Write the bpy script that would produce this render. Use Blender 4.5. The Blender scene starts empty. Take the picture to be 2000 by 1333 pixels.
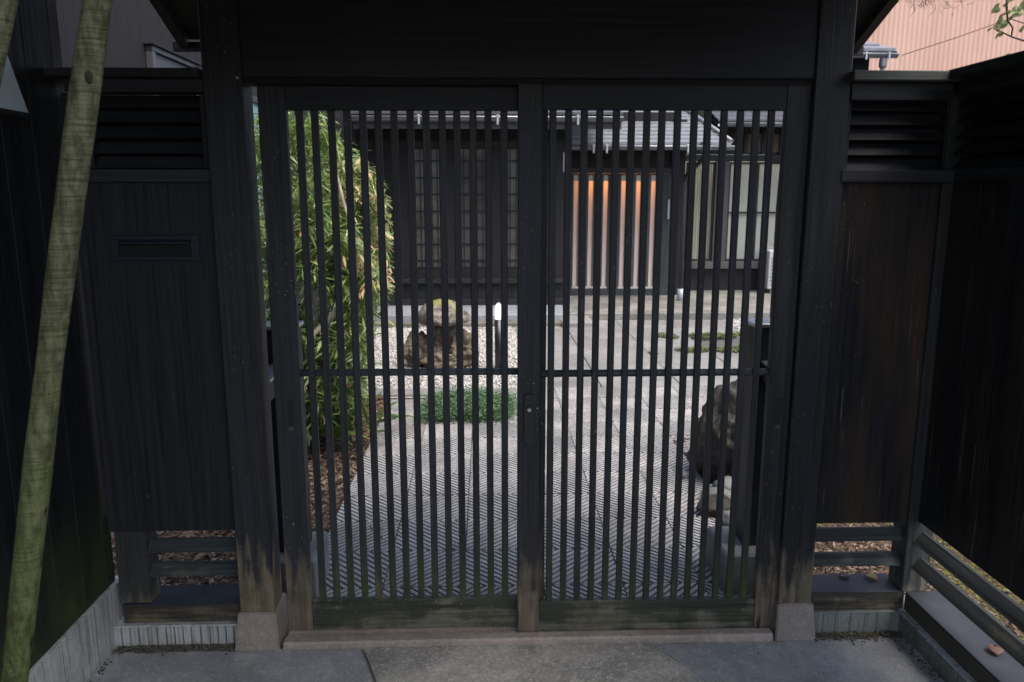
import bpy, bmesh, math, random
from mathutils import Vector, Matrix, noise as mnoise
random.seed(7)
S = bpy.context.scene
COL = S.collection
R_ = math.radians

# ------------------------------------------------------------------ camera, world, sun, exposure
CAM = Vector((0.0, -2.6, 1.58)); FPX = 1523.0; PIT = R_(10.8); YAW = R_(1.9)
FW = Vector((math.sin(YAW)*math.cos(PIT), math.cos(YAW)*math.cos(PIT), -math.sin(PIT)))
RT = Vector((math.cos(YAW), -math.sin(YAW), 0)); UP = RT.cross(FW)
cd = bpy.data.cameras.new('camera'); cam = bpy.data.objects.new('camera', cd); COL.objects.link(cam)
cam.matrix_world = Matrix(((RT.x, UP.x, -FW.x, CAM.x), (RT.y, UP.y, -FW.y, CAM.y), (RT.z, UP.z, -FW.z, CAM.z), (0, 0, 0, 1)))
cd.sensor_width = 36; cd.lens = FPX/2000*36; cd.clip_end = 300; cd.clip_start = .02
cd.dof.use_dof = True; cd.dof.focus_distance = 2.75; cd.dof.aperture_fstop = 5.6
S.camera = cam
W = bpy.data.worlds.new('World'); S.world = W; W.use_nodes = True
wn = W.node_tree.nodes; bg = wn['Background']
sky = wn.new('ShaderNodeTexSky'); sky.sky_type = 'NISHITA'; sky.sun_disc = False
SUNDIR = Vector((0.30, -0.35, 0.88)).normalized()
sky.sun_elevation = math.asin(SUNDIR.z); sky.sun_rotation = math.atan2(SUNDIR.x, SUNDIR.y)
sky.air_density = 1.0; sky.dust_density = 4.0; sky.ozone_density = 1.0
W.node_tree.links.new(sky.outputs[0], bg.inputs[0]); bg.inputs[1].default_value = .14
sl = bpy.data.lights.new('sun', 'SUN'); sl.energy = 1.5; sl.angle = R_(40); sl.color = (1, .95, .88)
so = bpy.data.objects.new('sun', sl); COL.objects.link(so)
so.rotation_euler = SUNDIR.to_track_quat('Z', 'Y').to_euler()
S.view_settings.view_transform = 'Standard'; S.view_settings.look = 'None'
S.view_settings.gamma = 1; S.view_settings.use_curve_mapping = False
S.view_settings.exposure = 1.3

# ------------------------------------------------------------------ helpers
def ray(x, y): return FW + RT*((x-1000)/FPX) - UP*((y-666.5)/FPX)
def P(x, y, Y):                       # world x, z of a measured point of the upright plane at depth Y
    d = ray(x, y); t = (Y-CAM.y)/d.y; p = CAM + d*t; return p.x, p.z
def G(x, y, z=0.0):                   # world x, y of a measured point on the level z
    d = ray(x, y); t = (z-CAM.z)/d.z; p = CAM + d*t; return p.x, p.y

def tag(o, label=None, cat=None, group=None, kind=None):
    if label: o['label'] = label
    if cat: o['category'] = cat
    if group: o['group'] = group
    if kind: o['kind'] = kind
    return o
def thing(name, label, cat, loc=(0, 0, 0), group=None):
    o = bpy.data.objects.new(name, None); COL.objects.link(o); o.location = loc; o.empty_display_size = .1
    return tag(o, label, cat, group)
def link(name, me, parent=None, mat=None, label=None):
    if mat is not None:
        for m in (mat if isinstance(mat, (list, tuple)) else [mat]): me.materials.append(m)
    o = bpy.data.objects.new(name, me); COL.objects.link(o)
    if parent is not None:
        o.parent = parent
        pl = Vector((0, 0, 0)); q = parent
        while q is not None: pl += q.location; q = q.parent
        o.location = -pl
    if label: o['label'] = label
    return o
def obj(name, bm, mat=None, parent=None, label=None, smooth=False):
    me = bpy.data.meshes.new(name); bm.normal_update(); bm.to_mesh(me); bm.free()
    if smooth:
        for p in me.polygons: p.use_smooth = True
    return link(name, me, parent, mat, label)
def pyobj(name, vs, fs, mat=None, parent=None, label=None, smooth=False):
    me = bpy.data.meshes.new(name); me.from_pydata(vs, [], fs); me.update()
    if smooth:
        for p in me.polygons: p.use_smooth = True
    return link(name, me, parent, mat, label)
def bx(bm, x0, x1, y0, y1, z0, z1, bev=0.0, wob=0.0):
    t = bmesh.new()
    v = [t.verts.new((x, y, z)) for x in (x0, x1) for y in (y0, y1) for z in (z0, z1)]
    for f in ((0, 1, 3, 2), (4, 6, 7, 5), (0, 4, 5, 1), (2, 3, 7, 6), (0, 2, 6, 4), (1, 5, 7, 3)): t.faces.new([v[i] for i in f])
    bmesh.ops.recalc_face_normals(t, faces=t.faces)
    if bev > 0: bmesh.ops.bevel(t, geom=t.edges[:], offset=bev, segments=1, affect='EDGES')
    merge(bm, t)
def merge(bm, t, M=None):
    mp = {}
    for v in t.verts: mp[v] = bm.verts.new(M @ v.co if M else v.co)
    for f in t.faces:
        nf = bm.faces.new([mp[v] for v in f.verts]); nf.material_index = f.material_index; nf.smooth = f.smooth
    t.free()
def box(name, x0, x1, y0, y1, z0, z1, mat, parent=None, bev=0.002, label=None):
    bm = bmesh.new(); bx(bm, x0, x1, y0, y1, z0, z1, bev); return obj(name, bm, mat, parent, label)
def prism(bm, pts, a, b, axis='y', mi=0):
    """polygon pts extruded from a to b along axis; pts are the two other coordinates in order"""
    def c(p, t): return {'x': (t, p[0], p[1]), 'y': (p[0], t, p[1]), 'z': (p[0], p[1], t)}[axis]
    lo = [bm.verts.new(c(p, a)) for p in pts]; hi = [bm.verts.new(c(p, b)) for p in pts]
    n = len(pts); fs = [bm.faces.new(lo), bm.faces.new(hi[::-1])]
    for i in range(n): fs.append(bm.faces.new((lo[i], hi[i], hi[(i+1) % n], lo[(i+1) % n])))
    bmesh.ops.recalc_face_normals(bm, faces=fs)
    for f in fs: f.material_index = mi
def tube(bm, pts, r, n=8, r2=None, cap=True):
    pts = [Vector(p) for p in pts]; m = len(pts); rings = []
    for i, p in enumerate(pts):
        d = (pts[min(i+1, m-1)] - pts[max(i-1, 0)]).normalized()
        a = d.cross(Vector((0, 0, 1)) if abs(d.z) < .9 else Vector((1, 0, 0))).normalized(); b = d.cross(a)
        rr = r if not isinstance(r, (list, tuple)) else r[i]
        if r2 is not None: rr = r + (r2-r)*i/(m-1)
        rings.append([bm.verts.new(p + (a*math.cos(2*math.pi*k/n) + b*math.sin(2*math.pi*k/n))*rr) for k in range(n)])
    for i in range(m-1):
        for k in range(n):
            f = bm.faces.new((rings[i][k], rings[i][(k+1) % n], rings[i+1][(k+1) % n], rings[i+1][k])); f.smooth = True
    if cap: bm.faces.new(rings[0][::-1]); bm.faces.new(rings[-1])
def lathe(bm, prof, c=(0, 0), n=20):
    rings = [[bm.verts.new((c[0]+r*math.cos(2*math.pi*k/n), c[1]+r*math.sin(2*math.pi*k/n), z)) for k in range(n)] for r, z in prof]
    for i in range(len(prof)-1):
        for k in range(n):
            f = bm.faces.new((rings[i][k], rings[i][(k+1) % n], rings[i+1][(k+1) % n], rings[i+1][k])); f.smooth = True
    bm.faces.new(rings[0][::-1]); bm.faces.new(rings[-1])
def rock(name, c, s, mat, parent=None, seed=0, amp=.25, sub=4, label=None, flat=0.0, fr=1.4):
    bm = bmesh.new(); bmesh.ops.create_icosphere(bm, subdivisions=sub, radius=1)
    o = Vector((seed*7.3, seed*3.1, seed*1.7))
    for v in bm.verts:
        d = v.co.normalized()
        k = 1 + amp*mnoise.noise(d*fr+o) + amp*.45*mnoise.noise(d*fr*2.6+o) + amp*.18*mnoise.noise(d*fr*7+o)
        k -= amp*.6*abs(mnoise.noise(d*fr*1.7-o)) ; k += amp*.10*mnoise.noise(d*fr*15+o) + amp*.06*mnoise.noise(d*fr*33+o)
        k = k if abs(d.x) < .99 else k
        v.co = Vector((c[0]+d.x*s[0]*k, c[1]+d.y*s[1]*k, c[2]+d.z*s[2]*k))
    return obj(name, bm, mat, parent, label, smooth=True)

class N:                                # node tree shorthand
    def __init__(s, name):
        s.m = bpy.data.materials.new(name); s.m.use_nodes = True; s.t = s.m.node_tree
        s.b = s.t.nodes['Principled BSDF']; s.out = s.t.nodes['Material Output']
        g = s.t.nodes.new('ShaderNodeNewGeometry'); s.pos = g.outputs['Position']; s.isl = g.outputs['Random Per Island']; s.nor = g.outputs['Normal']
        s.sep = s.t.nodes.new('ShaderNodeSeparateXYZ'); s.l(s.pos, s.sep.inputs[0])
        s.x, s.y, s.z = s.sep.outputs
    def l(s, a, b): s.t.links.new(a, b)
    def put(s, sock, v):
        if isinstance(v, bpy.types.NodeSocket): s.l(v, sock)
        else: sock.default_value = v
    def mapv(s, sc, vec=None, off=(0, 0, 0)):
        n = s.t.nodes.new('ShaderNodeMapping'); s.l(vec or s.pos, n.inputs[0]); n.inputs['Scale'].default_value = sc; n.inputs['Location'].default_value = off; return n.outputs[0]
    def noise(s, sc=(1, 1, 1), scale=1, det=4, rough=.6, off=(0, 0, 0), dist=0):
        n = s.t.nodes.new('ShaderNodeTexNoise'); s.l(s.mapv(sc, off=off), n.inputs['Vector'])
        n.inputs['Scale'].default_value = scale; n.inputs['Detail'].default_value = det; n.inputs['Roughness'].default_value = rough; n.inputs['Distortion'].default_value = dist
        return n.outputs['Fac']
    def vor(s, scale, feat='F1', out='Distance', sc=(1, 1, 1)):
        n = s.t.nodes.new('ShaderNodeTexVoronoi'); n.feature = feat; s.l(s.mapv(sc), n.inputs['Vector']); n.inputs['Scale'].default_value = scale; return n.outputs[out]
    def mr(s, v, a, b, c=0.0, d=1.0):
        n = s.t.nodes.new('ShaderNodeMapRange'); s.put(n.inputs[0], v)
        for i, q in zip((1, 2, 3, 4), (a, b, c, d)): s.put(n.inputs[i], q)
        return n.outputs[0]
    def ma(s, op, a, b=0.0):
        n = s.t.nodes.new('ShaderNodeMath'); n.operation = op; s.put(n.inputs[0], a); s.put(n.inputs[1], b); return n.outputs[0]
    def mix(s, f, a, b, mode='MIX'):
        n = s.t.nodes.new('ShaderNodeMix'); n.data_type = 'RGBA'; n.blend_type = mode
        s.put(n.inputs['Factor'], f)
        for k, v in ((6, a), (7, b)):
            if isinstance(v, (tuple, list)) and len(v) == 3: v = (*v, 1)
            s.put(n.inputs[k], v)
        return n.outputs[2]
    def bump(s, h, st=.3, d=.01, prev=None):
        n = s.t.nodes.new('ShaderNodeBump'); n.inputs['Strength'].default_value = st; n.inputs['Distance'].default_value = d; s.l(h, n.inputs['Height'])
        if prev is not None: s.l(prev, n.inputs['Normal'])
        s.l(n.outputs[0], s.b.inputs['Normal']); return n.outputs[0]
    def done(s, col, rough=.6, metal=0.0, spec=.5):
        if isinstance(col, (tuple, list)) and len(col) == 3: col = (*col, 1)
        s.put(s.b.inputs['Base Color'], col); s.put(s.b.inputs['Roughness'], rough); s.put(s.b.inputs['Metallic'], metal)
        s.b.inputs['Specular IOR Level'].default_value = spec
        return s.m
def gsc(axis, a=70, b=1.6): return {'x': (b, a, a), 'y': (a, b, a), 'z': (a, a, b)}[axis]

def wood(name, base=(.018, .020, .024), axis='z', wear=None, moss=None, brown=0.0, speck=.5, wearcol=(.20, .165, .115), rough=.55, gvar=.75, wn=1.0):
    """dark stained timber. wear=(z_full, z_none): bare weathered wood near the ground. moss=(z0, z1, strength)"""
    n = N(name)
    g = n.noise(gsc(axis), det=5, rough=.65); g2 = n.noise(gsc(axis, 14, .8), det=3)
    c = n.mix(n.mr(g, .3, .7), [q*(1-gvar) for q in base], [q*(1+gvar) for q in base])
    c = n.mix(n.mr(g2, .35, .7, 0, .5), c, [q*1.7 for q in base])
    if brown > 0:
        bm_ = n.mr(n.noise(gsc(axis, 7, .9), det=5, off=(3.3, 0, 1.7)), .44, .62, 0, brown)
        c = n.mix(bm_, c, (.055, .034, .022))
        st = n.mr(n.noise(gsc(axis, 150, 2.2), det=3, off=(0, 1, 5)), .60, .66, 0, 1)
        st = n.ma('MULTIPLY', st, n.mr(n.noise((4, 4, 1.6), det=3), .5, .62))
        c = n.mix(n.ma('MULTIPLY', st, .8), c, (.26, .205, .15))
    # small chips and scratches of paint
    fine = n.mr(n.noise(gsc(axis, 210, 5), det=3, off=(8, 1, 3)), .60, .72, 0, .55*min(1, speck+.3))
    c = n.mix(fine, c, [q*3.2 for q in base])
    sp = n.mr(n.noise(gsc(axis, 1.3, .8), scale=95, det=3), .66, .70)
    sp = n.ma('MULTIPLY', sp, n.mr(n.noise((1, 1, 1), scale=2.7, det=4, off=(5, 0, 0)), .50, .62))
    sc_ = n.mr(n.noise(gsc(axis, 120, 2.4), det=2, off=(1, 9, 2)), .70, .73)
    sp = n.ma('MAXIMUM', sp, n.ma('MULTIPLY', sc_, n.mr(n.noise((1, 1, 1), scale=3.9, det=3, off=(1, 5, 3)), .54, .62)))
    c = n.mix(n.ma('MULTIPLY', sp, speck), c, (.32, .29, .25))
    lum = g
    if moss:
        mm = n.mr(n.z, moss[1], moss[0]-.02, 0, 1)
        mm = n.ma('MULTIPLY', mm, n.mr(n.noise((6, 6, 3), det=4, off=(1, 4, 2)), .3, .65))
        c = n.mix(n.ma('MULTIPLY', mm, moss[2]), c, (.045, .068, .02))
    if wear:
        h = n.mr(n.z, wear[1], wear[0], 0, 1)
        k = n.ma('ADD', h, n.ma('MULTIPLY', n.ma('SUBTRACT', n.noise(gsc(axis, 34, 3.5), det=5, off=(2, 2, 2)), .5), 2.1*wn))
        k = n.ma('ADD', k, n.ma('MULTIPLY', n.ma('SUBTRACT', n.noise((9, 9, 6), det=4, off=(7, 2, 2)), .5), 1.6*wn))
        k = n.ma('MULTIPLY', n.mr(k, .42, .80), n.mr(n.z, wear[1]+.06, wear[1]-.03))
        wc = n.mix(n.mr(g, .25, .75), [q*.45 for q in wearcol], [q*1.35 for q in wearcol])
        wc = n.mix(n.mr(n.noise((11, 11, 8), det=4, off=(4, 1, 9)), .45, .65, 0, .75), wc, (.07, .062, .035))
        c = n.mix(k, c, wc)
    n.bump(g, .5, .004)
    return n.done(c, n.mr(g, .3, .7, rough-.1, rough+.15), spec=.32)

def plain(name, col, rough=.6, var=.25, sc=8, metal=0.0, bump=0.0, spec=.5):
    n = N(name); f = n.noise((1, 1, 1), scale=sc, det=5)
    c = n.mix(n.mr(f, .3, .7), [q*(1-var) for q in col], [min(1, q*(1+var)) for q in col])
    if bump: n.bump(n.noise((1, 1, 1), scale=sc*6, det=5), bump, .005)
    return n.done(c, rough, metal, spec)

def concrete(name, col, spk=.35, stain=.4, sc=1.0, green=0.0, streak=0.0):
    n = N(name)
    a = n.noise(scale=1.7*sc, det=6, rough=.65); b = n.noise(scale=140*sc, det=3, rough=.7); d = n.noise(scale=22*sc, det=5, off=(4, 3, 0), rough=.7)
    c = n.mix(n.mr(a, .38, .62), [q*(1-stain) for q in col], [q*(1+stain*.55) for q in col])
    e = n.noise(scale=5.5*sc, det=7, off=(9, 2, 5), rough=.72); c = n.mix(n.mr(e, .47, .60, 0, stain*1.3), c, [q*.55 for q in col])
    c = n.mix(n.mr(e, .47, .36, 0, stain*.9), c, [min(1, q*1.45) for q in col])
    c = n.mix(n.mr(d, .35, .7, 0, .55), c, [q*.62 for q in col])
    c = n.mix(n.mr(b, .56, .72, 0, spk), c, [min(1, q*1.9) for q in col])
    c = n.mix(n.mr(b, .42, .3, 0, spk), c, [q*.35 for q in col])
    if streak: c = n.mix(n.mr(n.noise((75, 75, 2.5), det=3, off=(2, 0, 4)), .52, .62, 0, streak), c, [q*.33 for q in col])
    if green: c = n.mix(n.mr(n.noise(scale=3.1, det=5, off=(2, 8, 1)), .5, .68, 0, green), c, (.07, .085, .035))
    wsp = n.noise(scale=55*sc, det=6, off=(3, 3, 8), rough=.8); c = n.mix(n.ma('MULTIPLY', n.mr(wsp, .54, .62), n.mr(a, .35, .65, spk*.25, spk)), c, [min(1, q*1.9) for q in col])
    n.bump(b, .35, .003, n.bump(d, .5, .008))
    return n.done(c, n.mr(a, .3, .7, .55, .85), spec=.4)

def leafmat(name, cols, trans=.25, rough=.5):
    n = N(name); t = n.t
    r = t.nodes.new('ShaderNodeValToRGB'); n.l(n.isl, r.inputs[0]); e = r.color_ramp.elements
    e[0].color = (*cols[0], 1); e[-1].color = (*cols[-1], 1)
    for i, q in enumerate(cols[1:-1], 1): k = e.new(i/(len(cols)-1)); k.color = (*q, 1)
    n.done(r.outputs[0], rough, spec=.45)
    tr = t.nodes.new('ShaderNodeBsdfTranslucent'); n.l(r.outputs[0], tr.inputs[0]); mx = t.nodes.new('ShaderNodeMixShader'); mx.inputs[0].default_value = trans
    n.l(n.b.outputs[0], mx.inputs[1]); n.l(tr.outputs[0], mx.inputs[2]); n.l(mx.outputs[0], n.out.inputs[0])
    return n.m

BK = (.0175, .0195, .0235)
M_post = wood('gate_post_wood', BK, 'z', wear=(.20, .44), speck=.6)
M_stile = wood('door_stile_wood', (.021, .0235, .0275), 'z', wear=(.12, .42), speck=1.0, wearcol=(.17, .135, .10))
M_slat = wood('door_slat_wood', (.024, .027, .031), 'z', moss=(.22, .46, .8), speck=.6, wear=(-.25, .42), wearcol=(.11, .10, .06), wn=.8)
M_beam = wood('beam_wood', (.013, .0155, .0195), 'x', speck=0, gvar=.35)
M_railx = wood('cross_rail_wood', (.06, .068, .076), 'x', speck=1.0)
M_bot = wood('door_bottom_wood', (.034, .037, .031), 'x', moss=(.10, .2, .38), wear=(-.05, .22), speck=1.6, wearcol=(.17, .16, .125))
M_board = wood('fence_board_wood', (.0125, .0145, .0175), 'z', speck=.25)
M_boardR = wood('fence_board_weathered_wood', (.0125, .014, .017), 'z', brown=1.0, speck=.6)
M_rety = wood('return_wall_wood', (.0085, .0095, .0115), 'z', moss=(.30, .62, 1.0), speck=.1)
M_retR = wood('return_fence_wood', (.012, .013, .015), 'z', brown=.35, speck=.4)
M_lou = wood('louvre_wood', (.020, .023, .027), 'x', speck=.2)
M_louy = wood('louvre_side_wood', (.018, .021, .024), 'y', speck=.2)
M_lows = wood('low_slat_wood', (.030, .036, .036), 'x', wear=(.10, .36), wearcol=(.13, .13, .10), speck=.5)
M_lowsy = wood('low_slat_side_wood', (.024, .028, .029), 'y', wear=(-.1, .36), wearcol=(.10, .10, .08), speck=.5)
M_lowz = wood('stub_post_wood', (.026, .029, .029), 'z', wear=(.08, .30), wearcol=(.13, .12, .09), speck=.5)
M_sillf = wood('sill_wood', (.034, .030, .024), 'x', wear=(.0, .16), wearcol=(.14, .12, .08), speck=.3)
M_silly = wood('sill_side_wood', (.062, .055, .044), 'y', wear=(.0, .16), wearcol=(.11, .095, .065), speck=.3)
M_cap = plain('sill_cap_metal', (.032, .036, .046), .6, .3, 6, spec=.3)
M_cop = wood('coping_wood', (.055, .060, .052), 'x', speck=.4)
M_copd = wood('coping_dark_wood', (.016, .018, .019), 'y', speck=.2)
M_stone = concrete('granite_base_stone', (.30, .255, .225), spk=.5, stain=.2, sc=1.3)
M_thr = concrete('threshold_granite', (.38, .32, .285), spk=.4, stain=.3)
M_plL = concrete('plinth_concrete', (.50, .51, .505), spk=.15, stain=.25, streak=.7)
M_plR = concrete('plinth_damp_concrete', (.22, .235, .22), streak=.4, spk=.3, stain=.35, green=.3)
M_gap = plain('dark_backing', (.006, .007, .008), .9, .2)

# ------------------------------------------------------------------ ground
def quad(name, pts, z, mat, kind='structure', label=None):
    o = pyobj(name, [(x, y, z) for x, y in pts], [tuple(range(len(pts)))], mat); o['kind'] = kind; return o
M_soil = N('soil'); _a = M_soil.noise(scale=6, det=8, rough=.7); _b = M_soil.noise(scale=60, det=5)
M_soil.bump(_b, .8, .02)
M_soil = M_soil.done(M_soil.mix(M_soil.mr(_a, .35, .65), (.045, .028, .018), M_soil.mix(M_soil.mr(_b, .4, .6), (.06, .04, .026), (.13, .085, .055))), .95)
quad('ground', [(-60, -60), (60, -60), (60, 60), (-60, 60)], -.03, M_soil)
M_yard = concrete('forecourt_concrete', (.27, .28, .29), spk=.45, stain=.5, green=.25)
# forecourt concrete bed with large irregular flagstones sunk in it
box('forecourt', -1.45, 1.7, -6.0, -.06, -.029, -.006, M_yard, None, 0)['kind'] = 'structure'
M_flag = [concrete('flagstone_bluish', (.38, .395, .42), spk=.5, stain=.45, green=.12), concrete('flagstone_tan', (.38, .365, .33), spk=.8, stain=.6, green=.35),
          concrete('flagstone_dark', (.32, .33, .34), spk=.4, stain=.4), concrete('flagstone_grey', (.3, .3, .295), spk=.4, stain=.35)]
FORE = [o for o in COL.objects if o.name == 'forecourt'][0]
def flag(pts, mi, z=0.0, seed=1):
    rnd = random.Random(seed); q = []
    n = len(pts)
    for i in range(n):
        a = Vector(pts[i]); b = Vector(pts[(i+1) % n]); m = max(1, int((b-a).length/.07))
        for k in range(m):
            p = a.lerp(b, k/m)
            if k and abs(a.y-b.y)+abs(a.x-b.x) > .1: p += Vector((rnd.uniform(-.007, .007), rnd.uniform(-.007, .007)))
            q.append((p.x, p.y))
    bm = bmesh.new(); prism(bm, q, -.02, z, 'z')
    return obj('flagstone', bm, M_flag[mi], FORE)
l1 = [G(700, 1275), G(728, 1333)]; l2 = [G(1255, 1273), G(1375, 1333)]
flag([(-1.32, -.088), (l1[0][0], -.088), (l1[0][0]+.03, -.16), (l1[1][0], l1[1][1]), (l1[1][0]-.1, -.9), (-1.32, -.85)], 0, 0, 2)
flag([(l1[0][0]+.012, -.088), (l2[0][0], -.088), (l2[0][0]+.08, -.16), (l2[1][0], l2[1][1]), (l2[1][0]+.3, -.55), (l1[1][0]-.08, -.9), (l1[1][0]+.012, l1[1][1]), (l1[0][0]+.042, -.16)], 1, .003, 3)
flag([(l2[0][0]+.012, -.088), (1.5, -.088), (1.5, -1.0), (l2[1][0]+.33, -.56), (l2[1][0]+.012, l2[1][1]), (l2[0][0]+.092, -.16)], 2, -.001, 4)
flag([(-1.32, -.87), (l1[1][0]-.1, -.92), (l2[1][0]+.3, -.57), (1.5, -1.02), (1.5, -3.2), (-1.32, -3.2)], 3, 0, 5)

# grooved paving tiles ------------------------------------------------
T = .327; XC = -.100; Y0 = .347-T
M_rib = concrete('paving_tile_rib', (.335, .325, .318), spk=.6, stain=.4, green=.12)
M_grv = plain('paving_tile_groove_shade', (.075, .07, .066), .95, .3, 30)  # shade painted into the groove floors; also colours the beds under the joints
def clipband(s, c1, c2, sg):
    poly = [(-s, -s), (s, -s), (s, s), (-s, s)]
    for (c, d) in ((c1, 1), (c2, -1)):
        out = []
        for i in range(len(poly)):
            a, b = poly[i], poly[(i+1) % len(poly)]
            fa = d*(a[0]+sg*a[1]*SL-c); fb = d*(b[0]+sg*b[1]*SL-c)
            if fa >= 0: out.append(a)
            if (fa > 0) != (fb > 0) and abs(fa-fb) > 1e-9:
                t = fa/(fa-fb); out.append((a[0]+(b[0]-a[0])*t, a[1]+(b[1]-a[1])*t))
        poly = out
        if len(poly) < 3: return None
    return poly
SL = 1.0
def tile_mesh(sg):
    bm = bmesh.new(); h = T/2-.0014
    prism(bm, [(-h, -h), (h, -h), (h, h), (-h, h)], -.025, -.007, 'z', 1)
    p = .0385; k = -12
    while k < 12:
        c = k*p; q = clipband(h-.001, c, c+p*.6, sg)
        if q:
            # merge near-identical points
            qq = [a for i, a in enumerate(q) if (abs(a[0]-q[i-1][0])+abs(a[1]-q[i-1][1])) > 1e-4]
            if len(qq) >= 3: prism(bm, qq, -.0069, 0, 'z', 0)
        k += 1
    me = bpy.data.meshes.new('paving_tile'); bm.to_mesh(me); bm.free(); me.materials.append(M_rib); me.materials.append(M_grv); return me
tA, tB = tile_mesh(1), tile_mesh(-1)
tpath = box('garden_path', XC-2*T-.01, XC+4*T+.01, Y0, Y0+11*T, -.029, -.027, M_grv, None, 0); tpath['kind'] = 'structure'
rt = random.Random(3)
for j in range(11):
    for i in range(-2, 7 if j >= 6 else 4):
        if j > 9 and i < 1: continue
        o = bpy.data.objects.new('paving_tile', tA if (i+j) % 2 else tB); COL.objects.link(o); o.parent = tpath
        o.location = (XC+(i+.5)*T, Y0+(j+.5)*T, rt.uniform(-.0015, .0015)); o.rotation_euler = (rt.gauss(0, .003), rt.gauss(0, .003), rt.gauss(0, .004))
M_slab = concrete('path_slab_concrete', (.205, .20, .195), spk=.35, stain=.25, green=.1)
M_slab2 = concrete('path_slab_pale', (.22, .216, .21), spk=.3, stain=.25, green=.15)
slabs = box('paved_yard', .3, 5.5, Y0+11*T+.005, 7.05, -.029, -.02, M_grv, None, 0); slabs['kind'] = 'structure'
ys = [Y0+11*T+.01, 4.35, 5.1, 5.85, 6.45, 7.04]; xs = [.34, .95, 1.62, 2.25, 2.95, 3.6, 4.3]
for j in range(5):
    for i in range(6):
        cxm = (xs[i]+xs[i+1])/2; cym = (ys[j]+ys[j+1])/2
        if (i >= 4 and j >= 3) or (i == 3 and j == 2): continue
        box('path_slab', xs[i]+.003, xs[i+1]-.003, ys[j]+.003, ys[j+1]-.003, -.0195, rt.uniform(-.003, .002), rt.choice((M_slab, M_slab, M_slab2)), slabs, .003)
# apron in front of the entrance, terrace kerb
M_apron = concrete('apron_concrete', (.20, .195, .18), spk=.25, stain=.5, green=.25)
ap = box('entrance_apron', 1.0, 6.0, 7.06, 9.9, -.029, .085, M_apron, None, .008); ap['kind'] = 'structure'
ter = thing('terrace_edge', 'pale grey concrete terrace strip along the foot of the dark house', 'terrace', (-.4, 7, 0))
M_ter = concrete('terrace_concrete', (.24, .255, .285), spk=.1, stain=.15)
M_kerb = concrete('kerb_mossy', (.15, .14, .115), spk=.3, stain=.4, green=.5)
box('terrace_slab', -3.0, 1.0, 6.74, 7.6, -.029, .12, M_ter, ter, .006)
box('terrace_kerb', -3.0, .98, 6.60, 6.735, -.029, .045, M_kerb, ter, .006)
box('step_stone', .9, 1.28, 6.5, 7.055, -.02, .06, M_slab2, ter, .01)
gb = box('gravel_border', -1.1, .33, 3.43, 3.62, -.029, .004, concrete('border_stone', (.19, .19, .19), stain=.2), None, .004); gb['kind'] = 'structure'

# gravel: loose pebbles --------------------------------------------------
ICO = bmesh.new(); bmesh.ops.create_icosphere(ICO, subdivisions=1, radius=1)
IV = [v.co.copy() for v in ICO.verts]; IF = [tuple(v.index for v in f.verts) for f in ICO.faces]; ICO.free()
def pebbles(name, n, fx, mat, r=(.009, .018), label=None, seed=1, z=-.012, cat=None):
    rd = random.Random(seed); vs = []; fs = []
    for _ in range(n):
        x, y = fx(rd); s = rd.uniform(*r); a = rd.uniform(0, 6.28); ca, sa = math.cos(a), math.sin(a); k = rd.uniform(.6, 1); e = rd.uniform(.45, .8); b = len(vs)
        zz = z + rd.uniform(0, s*.7)
        for v in IV:
            px, py = v.x*s, v.y*s*k; vs.append((x+px*ca-py*sa, y+px*sa+py*ca, zz+v.z*s*e))
        fs += [tuple(b+i for i in f) for f in IF]
    o = pyobj(name, vs, fs, mat, smooth=True); o['kind'] = 'stuff'
    if label: o['label'] = label
    if cat: o['category'] = cat
    return o
M_peb = leafmat('pale_pebbles', [(.33, .32, .31), (.45, .44, .42), (.24, .23, .22), (.52, .51, .49), (.36, .34, .31), (.43, .42, .41)], 0, .8)
M_gbed = plain('gravel_bed', (.34, .31, .28), .9, .5, 90, bump=.5)
def gl(rd): return rd.uniform(-2.4, .34), rd.uniform(3.6, 6.62)
quad('gravel_bed', [(-3, 3.4), (.34, 3.4), (.34, 6.62), (-3, 6.62)], -.018, M_gbed)
pebbles('gravel', 15000, gl, M_peb, (.008, .016), 'pale gravel around the stone lantern', 2, cat='gravel')
quad('gravel_bed', [(2.95, 5.85), (6, 5.85), (6, 7.05), (2.95, 7.05)], -.014, M_gbed)
pebbles('gravel', 1800, lambda rd: (rd.uniform(2.95, 4.8), rd.uniform(5.85, 7.04)), M_peb, (.012, .024), 'pale gravel strip in front of the right wing', 4, cat='gravel')
M_yb = leafmat('small_stones', [(.16, .13, .11), (.28, .25, .22), (.10, .08, .07), (.22, .17, .13)], 0, .85)
pebbles('small_stones', 2600, lambda rd: rd.choice(((rd.uniform(-2.2, -.78), rd.uniform(.15, 3.4)), (rd.uniform(1.22, 3.0), rd.uniform(.1, 3.2)))), M_yb, (.006, .016), 'small brown stones in the planting soil', 6, z=-.028, cat='stones')

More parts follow.
